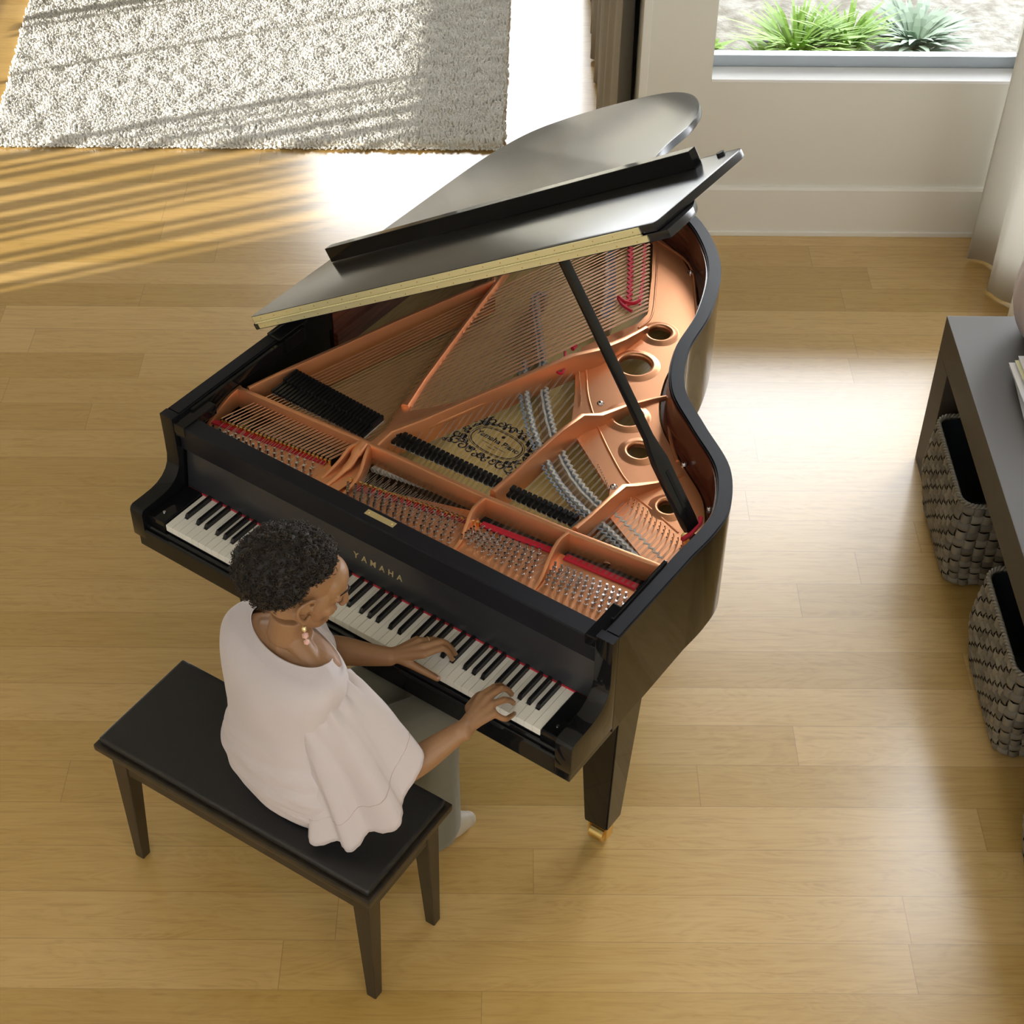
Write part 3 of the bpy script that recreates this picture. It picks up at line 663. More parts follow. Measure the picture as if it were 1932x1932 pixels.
# bridges ------------------------------------------------------------
TB=[(0.3078,1.3031),(0.4389,1.1352),(0.5181,1.0363),(0.6054,0.9195),(0.7073,0.8069),(0.7992,0.7278),(0.8818,0.6707),(0.9653,0.633),(1.0358,0.6132),(1.1308,0.5783),(1.2169,0.5445)]
tb=catmull([(p[0],p[1],0) for p in [(.33,1.33)]+TB],6)
b=BM(); beam(b,[(p.x,p.y) for p in tb],.030,ZS,.852); P('treble_bridge',b,M['bridge'],smooth=40)
BB=[(0.3615,1.6399),(0.4422,1.5204),(0.512,1.4),(0.5429,1.323)]
bb=catmull([(p[0],p[1],0) for p in [(.33,1.72)]+BB],6)
b=BM(); beam(b,[(p.x,p.y) for p in bb],.030,ZS,.862); P('bass_bridge',b,M['bridge'],smooth=40)
def zigzag(pts,off,w,z,m,name,th=.006,amp=.006,step=.012):
    b=BM(); q=offset2([Vector((p.x,p.y)) for p in pts],off,closed=False); L=0; prev=None; rows=[]
    for i,p in enumerate(q): rows.append(p)
    # resample
    out=[rows[0]]; acc=0
    for a,c in zip(rows,rows[1:]):
        d=(c-a).length; t=step-acc
        while t<=d: out.append(a+(c-a)*(t/d)); t+=step
        acc=(acc+d)%step
    t=[]
    for i in range(len(out)):
        a=out[max(i-1,0)]; c=out[min(i+1,len(out)-1)]; dd=(c-a).normalized(); s=Vector((-dd.y,dd.x)); o=amp*(1 if i%2 else -1)
        t.append((out[i]+s*o,s))
    for (p,s),(p2,s2) in zip(t,t[1:]):
        v=[b.verts.new((k.x,k.y,zz)) for k,zz in ((p-s*w,z),(p+s*w,z),(p2+s2*w,z),(p2-s2*w,z))]
        b.faces.new(v)
    r=bmesh.ops.extrude_face_region(b,geom=list(b.faces)); bmesh.ops.translate(b,verts=[g for g in r['geom'] if isinstance(g,bmesh.types.BMVert)],vec=(0,0,th))
    bmesh.ops.recalc_face_normals(b,faces=b.faces); return P(name,b,m)
zigzag(tb,.0,.010,.852,M['greyfelt'],'string_felt',.004,.002,.03)
zigzag(tb,.006,.0035,.858,M['felt'],'string_braid',.005,.004,.010)
zigzag(tb,-.008,.003,.855,M['felt'],'string_braid',.004,.001,.03)
zigzag(tb[18:],-.052,.008,.870,M['greyfelt'],'string_felt',.004,.001,.03)
zigzag(tb[18:],-.052,.003,.874,M['felt'],'string_braid',.004,.0035,.010)
zigzag(tb[20:-4],-.070,.0022,.872,M['greyfelt'],'string_braid',.005,.004,.009)
zigzag(bb,.0,.013,.862,M['greyfelt'],'string_felt',.004,.001,.03)
zigzag(bb,-.013,.0035,.870,M['felt'],'string_braid',.005,.004,.012)
RB=catmull([(p[0],p[1],0) for p in [(0.4297,1.6431),(0.5137,1.51),(0.5903,1.3799),(0.6015,1.3388)]],6)
zigzag(RB,0,.005,.912,M['redfelt'],'red_braid',.006,.005,.012)
RB2=catmull([(p[0],p[1],0) for p in [(0.461,1.6766),(0.5463,1.5336),(0.6229,1.3871)]],6)
zigzag(RB2,0,.004,.900,M['redfelt'],'red_braid',.006,.003,.012)
def cord(pts,r,m,name):
    b=BM(); tube(b,catmull(pts,5),r,7); P(name,b,m,smooth=60)
def at3(l,z): return [(a[0],a[1],z) for a in l]
cord(at3([(0.615,1.3991),(0.6108,1.3763),(0.5876,1.3661),(0.5553,1.3758)],.916),.006,M['redfelt'],'red_braid')
cord(at3([(0.5582,1.3713),(0.5803,1.3542),(0.6004,1.3459),(0.6255,1.3412)],.914),.005,M['redfelt'],'red_braid')
cord(at3([(0.564,1.081),(0.5944,1.0358),(0.6116,0.994),(0.5916,0.9915),(0.5687,0.993)],.897),.0045,M['redfelt'],'red_braid')
cord(at3([(0.5707,1.1261),(0.573,1.106)],.897),.007,M['redfelt'],'red_braid')
# a tan bridge cap curve next to the treble bridge
b=BM(); beam(b,[(p.x+.03,p.y-.045) for p in tb[26:58]],.016,ZS,.812); P('soundboard_rib',b,M['bridge'],smooth=40)
# strings ------------------------------------------------------------
strings=[]
def fan(a0,a1,c0,c1,n,z0,z1,r,m,pair=1,gap=.0022):
    for i in range(n):
        t=i/(n-1); A=lerp2(a0,a1,t); C=lerp2(c0,c1,t); d=Vector((C[0]-A[0],C[1]-A[1])).normalized(); s=(-d.y,d.x)
        for k in range(pair):
            o=(k-(pair-1)/2)*gap; strings.append(((A[0]+s[0]*o,A[1]+s[1]*o,z0),(C[0]+s[0]*o,C[1]+s[1]*o,z1),r,m))
ag_b=[(-0.0252,0.2757),(0.3229,0.3175)]; ag_m=[(0.4143,0.2944),(0.7839,0.3548)]; ag_t=[(0.8092,0.373),(0.9873,0.3882)]; ag_u=[(1.0336,0.3909),(1.2419,0.3959)]
fan(ag_b[0],lerp2(ag_b[0],ag_b[1],.30),(.395,1.80),(.465,1.70),9,.905,.905,.0019,M['wound'])
fan(lerp2(ag_b[0],ag_b[1],.335),ag_b[1],(.475,1.685),(.655,1.385),19,.905,.905,.0013,M['wound'],2,.0042)
hm=[(0.5859,1.1044),(0.9601,0.6987)]
fan(ag_m[0],lerp2(ag_m[0],ag_m[1],.30),(.06,1.50),(.235,1.52),7,.892,.880,.00045,M['steel2'],2,.0035)
fan(lerp2(ag_m[0],ag_m[1],.36),lerp2(ag_m[0],ag_m[1],.97),(.27,1.52),(.70,.925),17,.892,.876,.00045,M['steel2'],2,.0035)
fan(ag_t[0],ag_t[1],tuple([(0.7927,0.8088)][0]),tuple([(0.9675,0.6972)][0]),11,.892,.876,.0004,M['steel2'],2,.0035)
hh=[(1.0306,0.6657),(1.2398,0.6022)]
fan(ag_u[0],ag_u[1],tuple(hh[0]),tuple(hh[1]),14,.892,.872,.0004,M['steel2'],3,.0028)
def strmesh(lst):
    b=BM()
    for a,c,r,m in lst: tube(b,[a,c],r,5,cap=False)
    return b
order=sorted(range(len(strings)),key=lambda i:-strings[i][2]*(Vector(strings[i][0])-Vector(strings[i][1])).length)
single_s=set(order[:96]); rest={}
for i,s in enumerate(strings):
    if i in single_s: P('string',strmesh([s]),s[3],smooth=180)
    else: rest.setdefault('steel2' if s[3] is M['steel2'] else 'wound',[]).append(s)
for k_,l in rest.items(): o=P('string',strmesh(l),M[k_],smooth=180); o['kind']='stuff'
# tuning pins --------------------------------------------------------
pins=[]
def pinfield(q,rows,cols,skip=None,stag=.0):
    """q = four image-traced corners of the pin tops: back-left, back-right, front-left, front-right"""
    for r in range(rows):
        for c in range(cols):
            t=c/(cols-1); u=r/(rows-1)
            A=lerp2(q[0],q[1],t); C=lerp2(q[2],q[3],t); p=lerp2(A,C,u)
            pins.append((p[0]+stag*(r-rows/2)*.003+rnd.uniform(-.0012,.0012),p[1]+rnd.uniform(-.001,.001)))
    return
pinfield([(-0.0128,0.2338),(0.3048,0.2746),(0.0239,0.2274),(0.3213,0.2291)],3,14,stag=1)
pinfield([(0.4327,0.2683),(0.7436,0.3274),(0.4421,0.2394),(0.7596,0.2519)],5,16,stag=1)
pinfield([(0.7997,0.324),(0.981,0.3546),(0.7809,0.2816),(0.9982,0.2695)],5,11,stag=1)
pinfield([(1.0409,0.3371),(1.2393,0.3529),(1.0426,0.2742),(1.2588,0.2745)],5,12,stag=1)
def pinmesh(b,p):
    Mx=Matrix.Translation((p[0],p[1],ZF))@Matrix.Rotation(R(-6),4,'X')
    bmesh.ops.create_cone(b,segments=8,radius1=.0034,radius2=.0033,depth=.026,cap_ends=True,matrix=Mx@Matrix.Translation((0,0,.013)))
    bmesh.ops.create_cone(b,segments=8,radius1=.0046,radius2=.0046,depth=.007,cap_ends=True,matrix=Mx@Matrix.Translation((0,0,.0075)))
pins.sort(key=lambda p:-p[0])
for p in pins[:98]: b=BM(); pinmesh(b,p); P('tuning_pin',b,M['chrome'],smooth=40)
b=BM(); [pinmesh(b,p) for p in pins[98:]]; o=P('tuning_pin',b,M['chrome'],smooth=40); o['kind']='stuff'
# lead wires from pins to the felt
b=BM()
for p in pins:
    tube(b,[(p[0]+.0035,p[1],ZF+.007),(p[0]+.006+.02*(p[0]-.5),min(p[1]+.085,.36),.893)],.0006,4,cap=False)
o=P('string_end',b,M['steel'],smooth=180); o['kind']='stuff'
# agraffes, red felt
def agr(a,c,n):
    for i in range(n):
        p=lerp2(a,c,i/(n-1)); b=BM(); box(b,p[0]-.0045,p[1]-.003,ZF,p[0]+.0045,p[1]+.003,.9005,.0012); P('agraffe',b,M['brass'])
agr(ag_b[0],ag_b[1],28); agr(ag_m[0],ag_m[1],26)
def feltband(a,c,w,z=.8845,h=.0045):
    d=Vector((c[0]-a[0],c[1]-a[1])).normalized(); s=Vector((-d.y,d.x))*w
    b=BM(); prism(b,[(a[0],a[1]),(c[0],c[1]),(c[0]+s.x,c[1]+s.y),(a[0]+s.x,a[1]+s.y)],z,z+h,.001); P('red_felt_strip',b,M['redfelt'])
q=[(-0.0509,0.2595),(0.3125,0.307)]; feltband(q[0],q[1],.016)
q=[(0.4169,0.2728),(0.7696,0.3467)]; feltband(q[0],q[1],.020)
q=[(0.7884,0.3554),(0.993,0.3803)]; feltband(q[0],q[1],.020)
q=[(1.0286,0.3801),(1.2331,0.394)]; feltband(q[0],q[1],.022)
# capo bars, action cavity floor behind the felt
b=BM(); box(b,-.03,.285,.80,1.28,.50,.815); P('action_cover',b,M['darkwood'])
q=[(0.4123,0.4351),(0.7119,0.4604)]
for i in range(26):
    t=i/25; p=lerp2(q[0],q[1],t); b=BM(); tube(b,[(p[0]-.004,p[1]-.046+.026*t,.858),(p[0],p[1]+.004-.004*t,.862)],[.0082,.0066],10); P('hammer',b,M['felt'],smooth=50)
b=BM(); tube(b,[(*[(1.1239,0.439)][0],.872),(*[(1.1198,0.4502)][0],.874)],.011,14); P('rail_knob',b,M['chrome'],smooth=40)
# dampers ------------------------------------------------------------
def dampers(a0,a1,b0,b1,n,z,w,nm='damper'):
    for i in range(n):
        t=i/(n-1); A=lerp2(a0,a1,t); C=lerp2(b0,b1,t); d=Vector((C[0]-A[0],C[1]-A[1])); L=d.length; th=math.atan2(d.y,d.x)
        Mx=Matrix.Translation((A[0],A[1],z))@Matrix.Rotation(th,4,'Z'); b=BM()
        box(b,0,-w/2,0,L*.5,w/2,.009,.0015,M=Mx); box(b,L*.47,-w/2,.0,L,w/2,.017,.0015,M=Mx)
        dm=P(nm,b,M['black_satin'])
        b=BM(); box(b,.002,-w/2-.0003,-.005,L*.98,w/2-.001,0,M=Mx); P('damper_felt',b,M['felt'] if i%2 else M['greyfelt'],dm)
q=[(0.0171,0.4371),(0.3398,0.4343),(0.0196,0.5446),(0.3376,0.5265)]; dampers(q[0],q[1],q[2],q[3],26,.908,.0088)
q=[(0.3997,0.4704),(0.743,0.4861),(0.3959,0.5169),(0.7397,0.5171)]; dampers(q[0],q[1],q[2],q[3],23,.897,.0105)
q=[(0.7891,0.4787),(0.9791,0.4817),(0.7881,0.5135),(0.9813,0.5175)]; dampers(q[0],q[1],q[2],q[3],13,.897,.0110)
# hitch pins ---------------------------------------------------------
q=[(1.0173,0.6876),(1.233,0.615)]
b=BM()
for i in range(14):
    for k_ in range(3):
        p=lerp2(q[0],q[1],i/13); bmesh.ops.create_cone(b,segments=6,radius1=.0016,radius2=.0016,depth=.012,cap_ends=True,matrix=Matrix.Translation((p[0]+.004*k_,p[1]+.010-.013*k_,ZW+.006))@Matrix.Rotation(R(18),4,'X'))
q=[(0.8937,0.7497),(0.971,0.6875)]
for i in range(10):
    p=lerp2(q[0],q[1],i/9); bmesh.ops.create_cone(b,segments=6,radius1=.0015,radius2=.0015,depth=.010,cap_ends=True,matrix=Matrix.Translation((p[0],p[1],ZW+.005)))
q=[(0.5721,1.1365),(0.7074,0.9488)]
for i in range(30):
    p=lerp2(q[0],q[1],i/29); bmesh.ops.create_cone(b,segments=6,radius1=.0014,radius2=.0014,depth=.010,cap_ends=True,matrix=Matrix.Translation((p[0],p[1],ZW+.005)))
o=P('hitch_pin',b,M['chrome'],smooth=40); o['kind']='stuff'
# soundboard emblem -----------------------------------------------------
c=[(0.573,0.7314)][0]; ex=[(0.492,0.6897),(0.6575,0.7728)]
ea=R(-4); EM=Matrix.Translation((c[0],c[1],ZS+.0006))@Matrix.Rotation(ea,4,'Z')
b=BM()
def scroll(cx,cy,r,turns=1.25,dirn=1,a0=0,w=.0016):
    pts=[]; N=int(26*turns)
    for i in range(N+1):
        t=i/N; a=a0+dirn*t*turns*2*PI; rr_=r*(1-.75*t); pts.append(EM@Vector((cx+rr_*math.cos(a),cy+rr_*math.sin(a),0)))
    tube(b,pts,w,4,flat=.15)
HXE,HYE=.112,.076
for k_ in range(4):
    sx,sy=((1,1),(-1,1),(-1,-1),(1,-1))[k_]
    scroll(sx*HXE*.86,sy*HYE*.82,.020,1.3,sx*sy,R(45),.0026); scroll(sx*HXE*.98,sy*HYE*.98,.011,1.2,-sx*sy,R(200),.0020)
    scroll(sx*HXE*.62,sy*HYE*.90,.016,1.2,-sx*sy,R(120),.0024); scroll(sx*HXE*.98,sy*HYE*.50,.015,1.2,-sx*sy,R(30),.0024)
    scroll(sx*HXE*.36,sy*HYE*.93,.013,1.2,sx*sy,R(90),.0022); scroll(sx*HXE*.72,sy*HYE*.66,.014,1.1,sx*sy,R(10),.0024)
    scroll(sx*HXE*1.12,sy*HYE*1.04,.007,1,sx,R(10),.0018)
for sy in (1,-1):
    scroll(0,sy*HYE*.96,.012,1.3,1,0,.0026); scroll(.018*sy,sy*HYE*1.02,.010,1.1,-1,R(90),.0022); scroll(-.018*sy,sy*HYE*1.02,.010,1.1,1,R(90),.0022)
for sx in (1,-1): scroll(sx*HXE*.98,0,.012,1.3,1,R(180),.0024)
n=60
for rx,ry,w in ((.080,.046,.0016),(.086,.051,.0010)):
    pts=[EM@Vector((math.copysign(abs(math.cos(2*PI*i/n))**.8,math.cos(2*PI*i/n))*rx,math.copysign(abs(math.sin(2*PI*i/n))**.8,math.sin(2*PI*i/n))*ry,0)) for i in range(n+1)]
    tube(b,pts,w,4,flat=.15,cap=False)
# filled leaves between frame and scrolls
for i in range(44):
    a=2*PI*i/44; ca,sa=math.cos(a),math.sin(a); rx=.096*abs(ca)**.0+0; p=Vector((math.copysign(abs(ca)**.75,ca)*.097,math.copysign(abs(sa)**.75,sa)*.063,0))
    r_=.0055+.003*math.sin(i*2.3); vs=[b.verts.new(EM@(p+Vector((math.cos(k)*r_*(1.4 if i%2 else .8),math.sin(k)*r_,.0001)))) for k in [2*PI*j/7 for j in range(7)]]; b.faces.new(vs)
bmesh.ops.create_circle(b,cap_ends=True,segments=16,radius=.0055,matrix=EM@Matrix.Translation((0,.030,.0003)))
em=P('soundboard_emblem',b,M['ink'],board)
text('emblem_lettering','Yamaha Piano',.0265,M['ink'],EM@Matrix.Translation((0,.006,.0004)),PN,board,ext=.0002)
b=BM()
for (cx_,cy_,wd_) in ((-.022,-.016,.034),(.024,-.017,.040),(.0,-.028,.030)): tube(b,[EM@Vector((cx_-wd_/2,cy_,.0003)),EM@Vector((cx_+wd_/2,cy_,.0003))],.0009,4,flat=.2)
P('emblem_line',b,M['ink'],board)
# lid ----------------------------------------------------------------------
LA=Vector((-.155,0,.962)); d_=Vector((.847,0,.531)).normalized(); n_=Vector((-d_.z,0,d_.x))
def LM(y=0): return Matrix(((d_.x,0,n_.x,LA.x),(0,1,0,y),(d_.z,0,n_.z,LA.z),(0,0,0,1)))
lc=[(1.536,.585),(1.536,.63)]+[tuple(p)[:2] for p in catmull([(1.530,.70),(1.495,.76),(1.40,.86),(1.25,.975),(1.13,1.09),(1.075,1.235),(1.058,1.40),(.985,1.56),(.845,1.724),(.665,1.833),(.415,1.882),(.20,1.885),(.07,1.84),(.0,1.70),(-.012,1.5)],6)]+[(-.012,.585)]
b=BM(); prism(b,[(p[0],p[1]) for p in lc],0,.021,.005); bmesh.ops.transform(b,matrix=LM(),verts=b.verts); b.faces.ensure_lookup_table()
lid=P('lid',b,M['lidtop'],smooth=35)
fl=[(1.505,.585),(1.512,.60),(1.512,.955),(1.508,.972),(1.496,.982),(.012,.982),(-.004,.975),(-.010,.96),(-.010,.60),(-.004,.585)]
b=BM(); prism(b,fl,.0225,.0435,.005); bmesh.ops.transform(b,matrix=LM(),verts=b.verts)
flap=P('lid_flap',b,M['lidtop'],smooth=35)
b=BM(); box(b,.035,.905,.044,1.415,.935,.088,.0015); bmesh.ops.transform(b,matrix=LM(),verts=b.verts); P('flap_lip',b,M['black'],flap)
b=BM(); bmesh.ops.create_cone(b,segments=20,radius1=.011,radius2=.010,depth=.008,cap_ends=True,matrix=LM()@Matrix.Translation((1.455,.962,.047))); P('rubber_button',b,M['rubber'],flap)
b=BM(); box(b,.012,.5815,.004,1.475,.5852,.0195,.0006); box(b,.002,.5815,.0255,1.462,.5852,.0415,.0006)
bmesh.ops.transform(b,matrix=LM(),verts=b.verts); ph=P('piano_hinge',b,M['hinge'],lid)
b=BM(); tube(b,[(.008,.580,.0225),(1.465,.580,.0225)],.0026,8)
for k_ in range(120): bmesh.ops.create_cone(b,segments=8,radius1=.0031,radius2=.0031,depth=.0075,cap_ends=True,matrix=Matrix.Translation((.02+k_*.012,.580,.0225))@Matrix.Rotation(R(90),4,'Y'))
bmesh.ops.transform(b,matrix=LM(),verts=b.verts); P('hinge_barrel',b,M['hinge'],ph,smooth=40)
b=BM()
for k_ in range(24):
    for zz in (.010,.034): bmesh.ops.create_cone(b,segments=8,radius1=.0018,radius2=.0014,depth=.0012,cap_ends=True,matrix=Matrix.Translation((.04+k_*.061,.5812,zz))@Matrix.Rotation(R(90),4,'X'))
bmesh.ops.transform(b,matrix=LM(),verts=b.verts); P('hinge_screw',b,M['brass'],ph)
# lid prop --------------------------------------------------------------------
pb0=Vector((1.246,.640,.915)); pt0=Vector((.800,.662,1.572))
ax=(pt0-pb0); Lp=ax.length; ax.normalize(); sd=ax.cross(Vector((0,0,1))).normalized(); up=sd.cross(ax)
PM=Matrix((( sd.x,ax.x,up.x,pb0.x),(sd.y,ax.y,up.y,pb0.y),(sd.z,ax.z,up.z,pb0.z),(0,0,0,1)))
b=BM(); prism(b,[(-.022,0),(.022,0),(.025,.02),(.025,.20),(.018,.235),(.013,.27),(.0115,Lp*.98),(-.0115,Lp*.98),(-.013,.27),(-.020,.235),(-.025,.20),(-.025,.02)],-.009,.009,.004)
bmesh.ops.transform(b,matrix=PM,verts=b.verts); pr=P('lid_prop',b,M['prop'],smooth=35)
b=BM(); box(b,-.006,.03,.0088,.006,.17,.0105,.001); bmesh.ops.transform(b,matrix=PM,verts=b.verts); P('prop_groove',b,M['black'],pr)
b=BM(); tube(b,[PM@Vector((-.045,-.005,.0)),PM@Vector((-.015,-.008,.004)),PM@Vector((.03,-.004,.004)),PM@Vector((.045,.004,.0))],.007,8); P('prop_felt',b,M['redfelt'],pr,smooth=50)
b=BM(); tube(b,[PM@Vector((-.025,-.012,-.008)),PM@Vector((.02,-.012,-.008))],.006,12); box(b,1.225,.625,.872,1.252,.655,.890,.002); P('prop_bracket',b,M['brass'],pr,smooth=40)
# legs -----------------------------------------------------------------------
def pleg(x,y):
    b=BM(); t=[(-.062,-.062),(.062,-.062),(.062,.062),(-.062,.062)]; s=[(-.037,-.037),(.037,-.037),(.037,.037),(-.037,.037)]
    A=[b.verts.new((x+p[0],y+p[1],.645)) for p in t]; Bv=[b.verts.new((x+p[0],y+p[1],.075)) for p in s]
    b.faces.new(A); b.faces.new(Bv[::-1])
    for i in range(4): b.faces.new((A[i],Bv[i],Bv[(i+1)%4],A[(i+1)%4]))
    bmesh.ops.recalc_face_normals(b,faces=b.faces); bmesh.ops.bevel(b,geom=list(b.edges),offset=.004,segments=2,affect='EDGES')
    lg=P('leg',b,M['black'],smooth=40)
    b=BM(); tube(b,[(x-.021,y-.012,.026),(x+.021,y-.012,.026)],.026,20); cs=P('caster',b,M['brass'],lg,smooth=40)
    b=BM(); box(b,x-.030,y-.02,.062,x+.030,y+.024,.0745,.003); box(b,x-.030,y-.024,.016,x-.025,y+.010,.064,.001); box(b,x+.025,y-.024,.016,x+.030,y+.010,.064,.001); P('caster_fork',b,M['brass'],lg)
pleg(1.240,.305); pleg(.0,.305); pleg(.28,1.55)
b=BM(); box(b,.50,.30,.15,.72,.36,.19,.006); box(b,.53,.31,.19,.55,.35,.645,.003); box(b,.67,.31,.19,.69,.35,.645,.003); ly=P('pedal_lyre',b,M['black'])
for k_ in range(3): b=BM(); tube(b,[(.545+.065*k_,.30,.165),(.545+.065*k_,.22,.16),(.545+.065*k_,.17,.155)],[.006,.012,.010],10,flat=.3); P('pedal',b,M['brass'],ly,smooth=40)
# ---------------------------------------------------------------- bench
BM_=PIANO.M@Matrix.Translation((0.21118,-0.532537,0))@Matrix.Rotation(R(2.35971),4,'Z')
class BF: pass
BENCH=Frame(0,0,0); BENCH.M=BM_; BENCH.th=PIANO.th+R(2.35971)
BL,BD,BH=0.874864,0.348989,0.482426
bn=Root('piano_bench',BENCH,(BL/2,BD/2,0),'dark wooden piano bench with a padded black leather seat, the woman sitting on it','bench')
b=BM(); box(b,0,0,BH-.022,BL,BD,BH,.006); mesh_obj('seat_board',b,M['darkwood'],bn)
b=BM(); box(b,.012,.012,BH,BL-.012,BD-.012,BH+.024,.010,seg=3)
bmesh.ops.subdivide_edges(b,edges=list(b.edges),cuts=0)
mesh_obj('cushion',b,M['leather'],bn,smooth=60)
b=BM(); box(b,.030,.030,BH-.105,BL-.030,.048,BH-.022); box(b,.030,BD-.048,BH-.105,BL-.030,BD-.030,BH-.022); box(b,.030,.048,BH-.105,.048,BD-.048,BH-.022); box(b,BL-.048,.048,BH-.105,BL-.030,BD-.048,BH-.022)
mesh_obj('apron',b,M['darkwood'],bn)
for x,y,sx,sy in ((.026,.026,1,1),(BL-.026,.026,-1,1),(BL-.026,BD-.026,-1,-1),(.026,BD-.026,1,-1)):
    b=BM(); A=[b.verts.new((x+sx*p[0],y+sy*p[1],BH-.022)) for p in ((0,0),(.052,0),(.052,.052),(0,.052))]
    Bv=[b.verts.new((x+sx*p[0],y+sy*p[1],0)) for p in ((.003,.003),(.032,.003),(.032,.032),(.003,.032))]
    b.faces.new(A); b.faces.new(Bv[::-1])
    for i in range(4): b.faces.new((A[i],Bv[i],Bv[(i+1)%4],A[(i+1)%4]))
    bmesh.ops.recalc_face_normals(b,faces=b.faces); bmesh.ops.bevel(b,geom=list(b.edges),offset=.002,segments=1,affect='EDGES'); mesh_obj('leg',b,M['darkwood'],bn)
# ---------------------------------------------------------------- the pianist (piano frame)
M['skin']=mat('brown_skin',(.31,.165,.078),.46,sss=.08,bump=(120,.06,4),var=(10,(.28,.14,.065),(1,1,1)))
M['hair']=mat('dark_curly_hair',(.009,.006,.004),.55,spec=.35)
M['curl']=island_mat('dark_hair_curls',[(.006,.004,.003),(.026,.017,.010),(.012,.008,.005),(.075,.048,.026)],.5)
M['seam']=mat('pink_hem_thread',(.46,.35,.33),.8)
M['blouse']=mat('pale_pink_blouse',(.56,.50,.51),.75,sheen=.25,bump=(500,.08,2))
M['trouser']=mat('grey_green_trousers',(.155,.150,.115),.85,sheen=.2,bump=(600,.1,2))
M['shoe']=mat('beige_shoe',(.46,.40,.31),.5)
M['lash']=mat('dark_lash',(.02,.012,.008),.6); M['lip']=mat('lip',(.26,.09,.065),.4); M['pinkstone']=mat('pink_bead',(.72,.42,.36),.35); M['nail']=mat('finger_nail',(.55,.33,.26),.25)
WM=Root('person',PIANO,(.735,-.30,0),'woman in a pale pink bell-sleeved blouse sitting on the bench and playing the piano','person')
def bake(o):
    dg=bpy.context.evaluated_depsgraph_get(); dg.update(); me=bpy.data.meshes.new_from_object(o.evaluated_get(dg)); o.modifiers.clear(); old=o.data; o.data=me; me.name=o.name
    for p in me.polygons: p.use_smooth=True
def skinned(name,b,m,vox,root,parent=None,smooth_it=6,fac=.5):
    o=mesh_obj(name,b,m,root,parent); r=o.modifiers.new('r','REMESH'); r.mode='VOXEL'; r.voxel_size=vox; r.use_smooth_shade=True
    s=o.modifiers.new('s','SMOOTH'); s.factor=fac; s.iterations=smooth_it
    bake(o); return o
def sph(b,c,r,M4=None,seg=20):
    r=r if isinstance(r,(tuple,list)) else (r,r,r)
    mx=Matrix.Translation(c)@Matrix.Diagonal((*r,1))
    if M4 is not None: mx=M4@mx
    bmesh.ops.create_uvsphere(b,u_segments=seg,v_segments=seg//2+2,radius=1,matrix=mx)
def limb(b,pts,rs,n=14,M4=None,k=4):
    P4=[Vector((*p,r)) for p,r in zip(pts,rs)]
    out=[]; N=len(P4)
    for i in range(N-1):
        p0,p1,p2,p3=P4[max(i-1,0)],P4[i],P4[i+1],P4[min(i+2,N-1)]
        for j in range(k):
            t=j/k; out.append(.5*((2*p1)+(-p0+p2)*t+(2*p0-5*p1+4*p2-p3)*t*t+(-p0+3*p1-3*p2+p3)*t**3))
    out.append(P4[-1]); q=[Vector(v[:3]) for v in out]; rr=[v[3] for v in out]
    if M4 is not None: q=[M4@v for v in q]
    tube(b,q,rr,n)
    sph(b,q[0],rr[0],seg=12); sph(b,q[-1],rr[-1],seg=12)
HC_=Vector((.758,-.280,1.170)); yaw,pit=R(42),R(21)
Sx=Vector((math.cos(yaw),-math.sin(yaw),0)); Dy=Vector((math.sin(yaw)*math.cos(pit),math.cos(yaw)*math.cos(pit),-math.sin(pit))); Uz=Sx.cross(Dy)
HM=Matrix(((Sx.x,Dy.x,Uz.x,HC_.x),(Sx.y,Dy.y,Uz.y,HC_.y),(Sx.z,Dy.z,Uz.z,HC_.z),(0,0,0,1)))
def hp(x,y,z): return HM@Vector((x,y,z))
b=BM()
# head
sph(b,(0,-.014,.052),(.070,.090,.078),HM); sph(b,(0,.038,-.005),(.060,.052,.080),HM); sph(b,(0,.055,.045),(.056,.042,.045),HM)
sph(b,(0,.030,-.052),(.050,.050,.036),HM); sph(b,(0,.074,-.080),(.020,.018,.016),HM); limb(b,[(-.045,.0,-.045),(-.03,.05,-.075),(0,.072,-.082),(.03,.05,-.075),(.045,.0,-.045)],[.014,.014,.014,.014,.014],10,HM)
for s in (-1,1):
    sph(b,(s*.038,.060,-.018),(.022,.022,.020),HM); sph(b,(s*.033,.078,.012),(.014,.010,.011),HM)
    sph(b,(s*.0095,.104,-.026),(.0075,.0085,.0065),HM)
    limb(b,[(s*.012,.094,.030),(s*.032,.091,.034),(s*.050,.072,.026)],[.006,.0065,.005],8,HM)
    # ear
    limb(b,[hp(s*.068,.018,-.024),hp(s*.078,.008,-.033),hp(s*.087,-.010,-.018),hp(s*.094,-.022,.006),hp(s*.094,-.020,.026),hp(s*.084,.000,.035),hp(s*.074,.016,.026),hp(s*.070,.018,.012)],[.006,.0068,.0052,.005,.005,.0052,.0048,.004],8)
    sph(b,(s*.072,-.003,.002),(.005,.015,.022),HM); limb(b,[hp(s*.070,.018,-.004),hp(s*.075,.016,.004)],[.005,.004],8)
limb(b,[(0,.088,.034),(0,.098,.008),(0,.110,-.016),(0,.112,-.024)],[.009,.0085,.009,.0095],10,HM)
limb(b,[(-.020,.084,-.049),(0,.094,-.046),(.020,.084,-.049)],[.004,.0055,.004],8,HM); limb(b,[(-.017,.082,-.057),(0,.092,-.057),(.017,.082,-.057)],[.004,.0065,.004],8,HM)
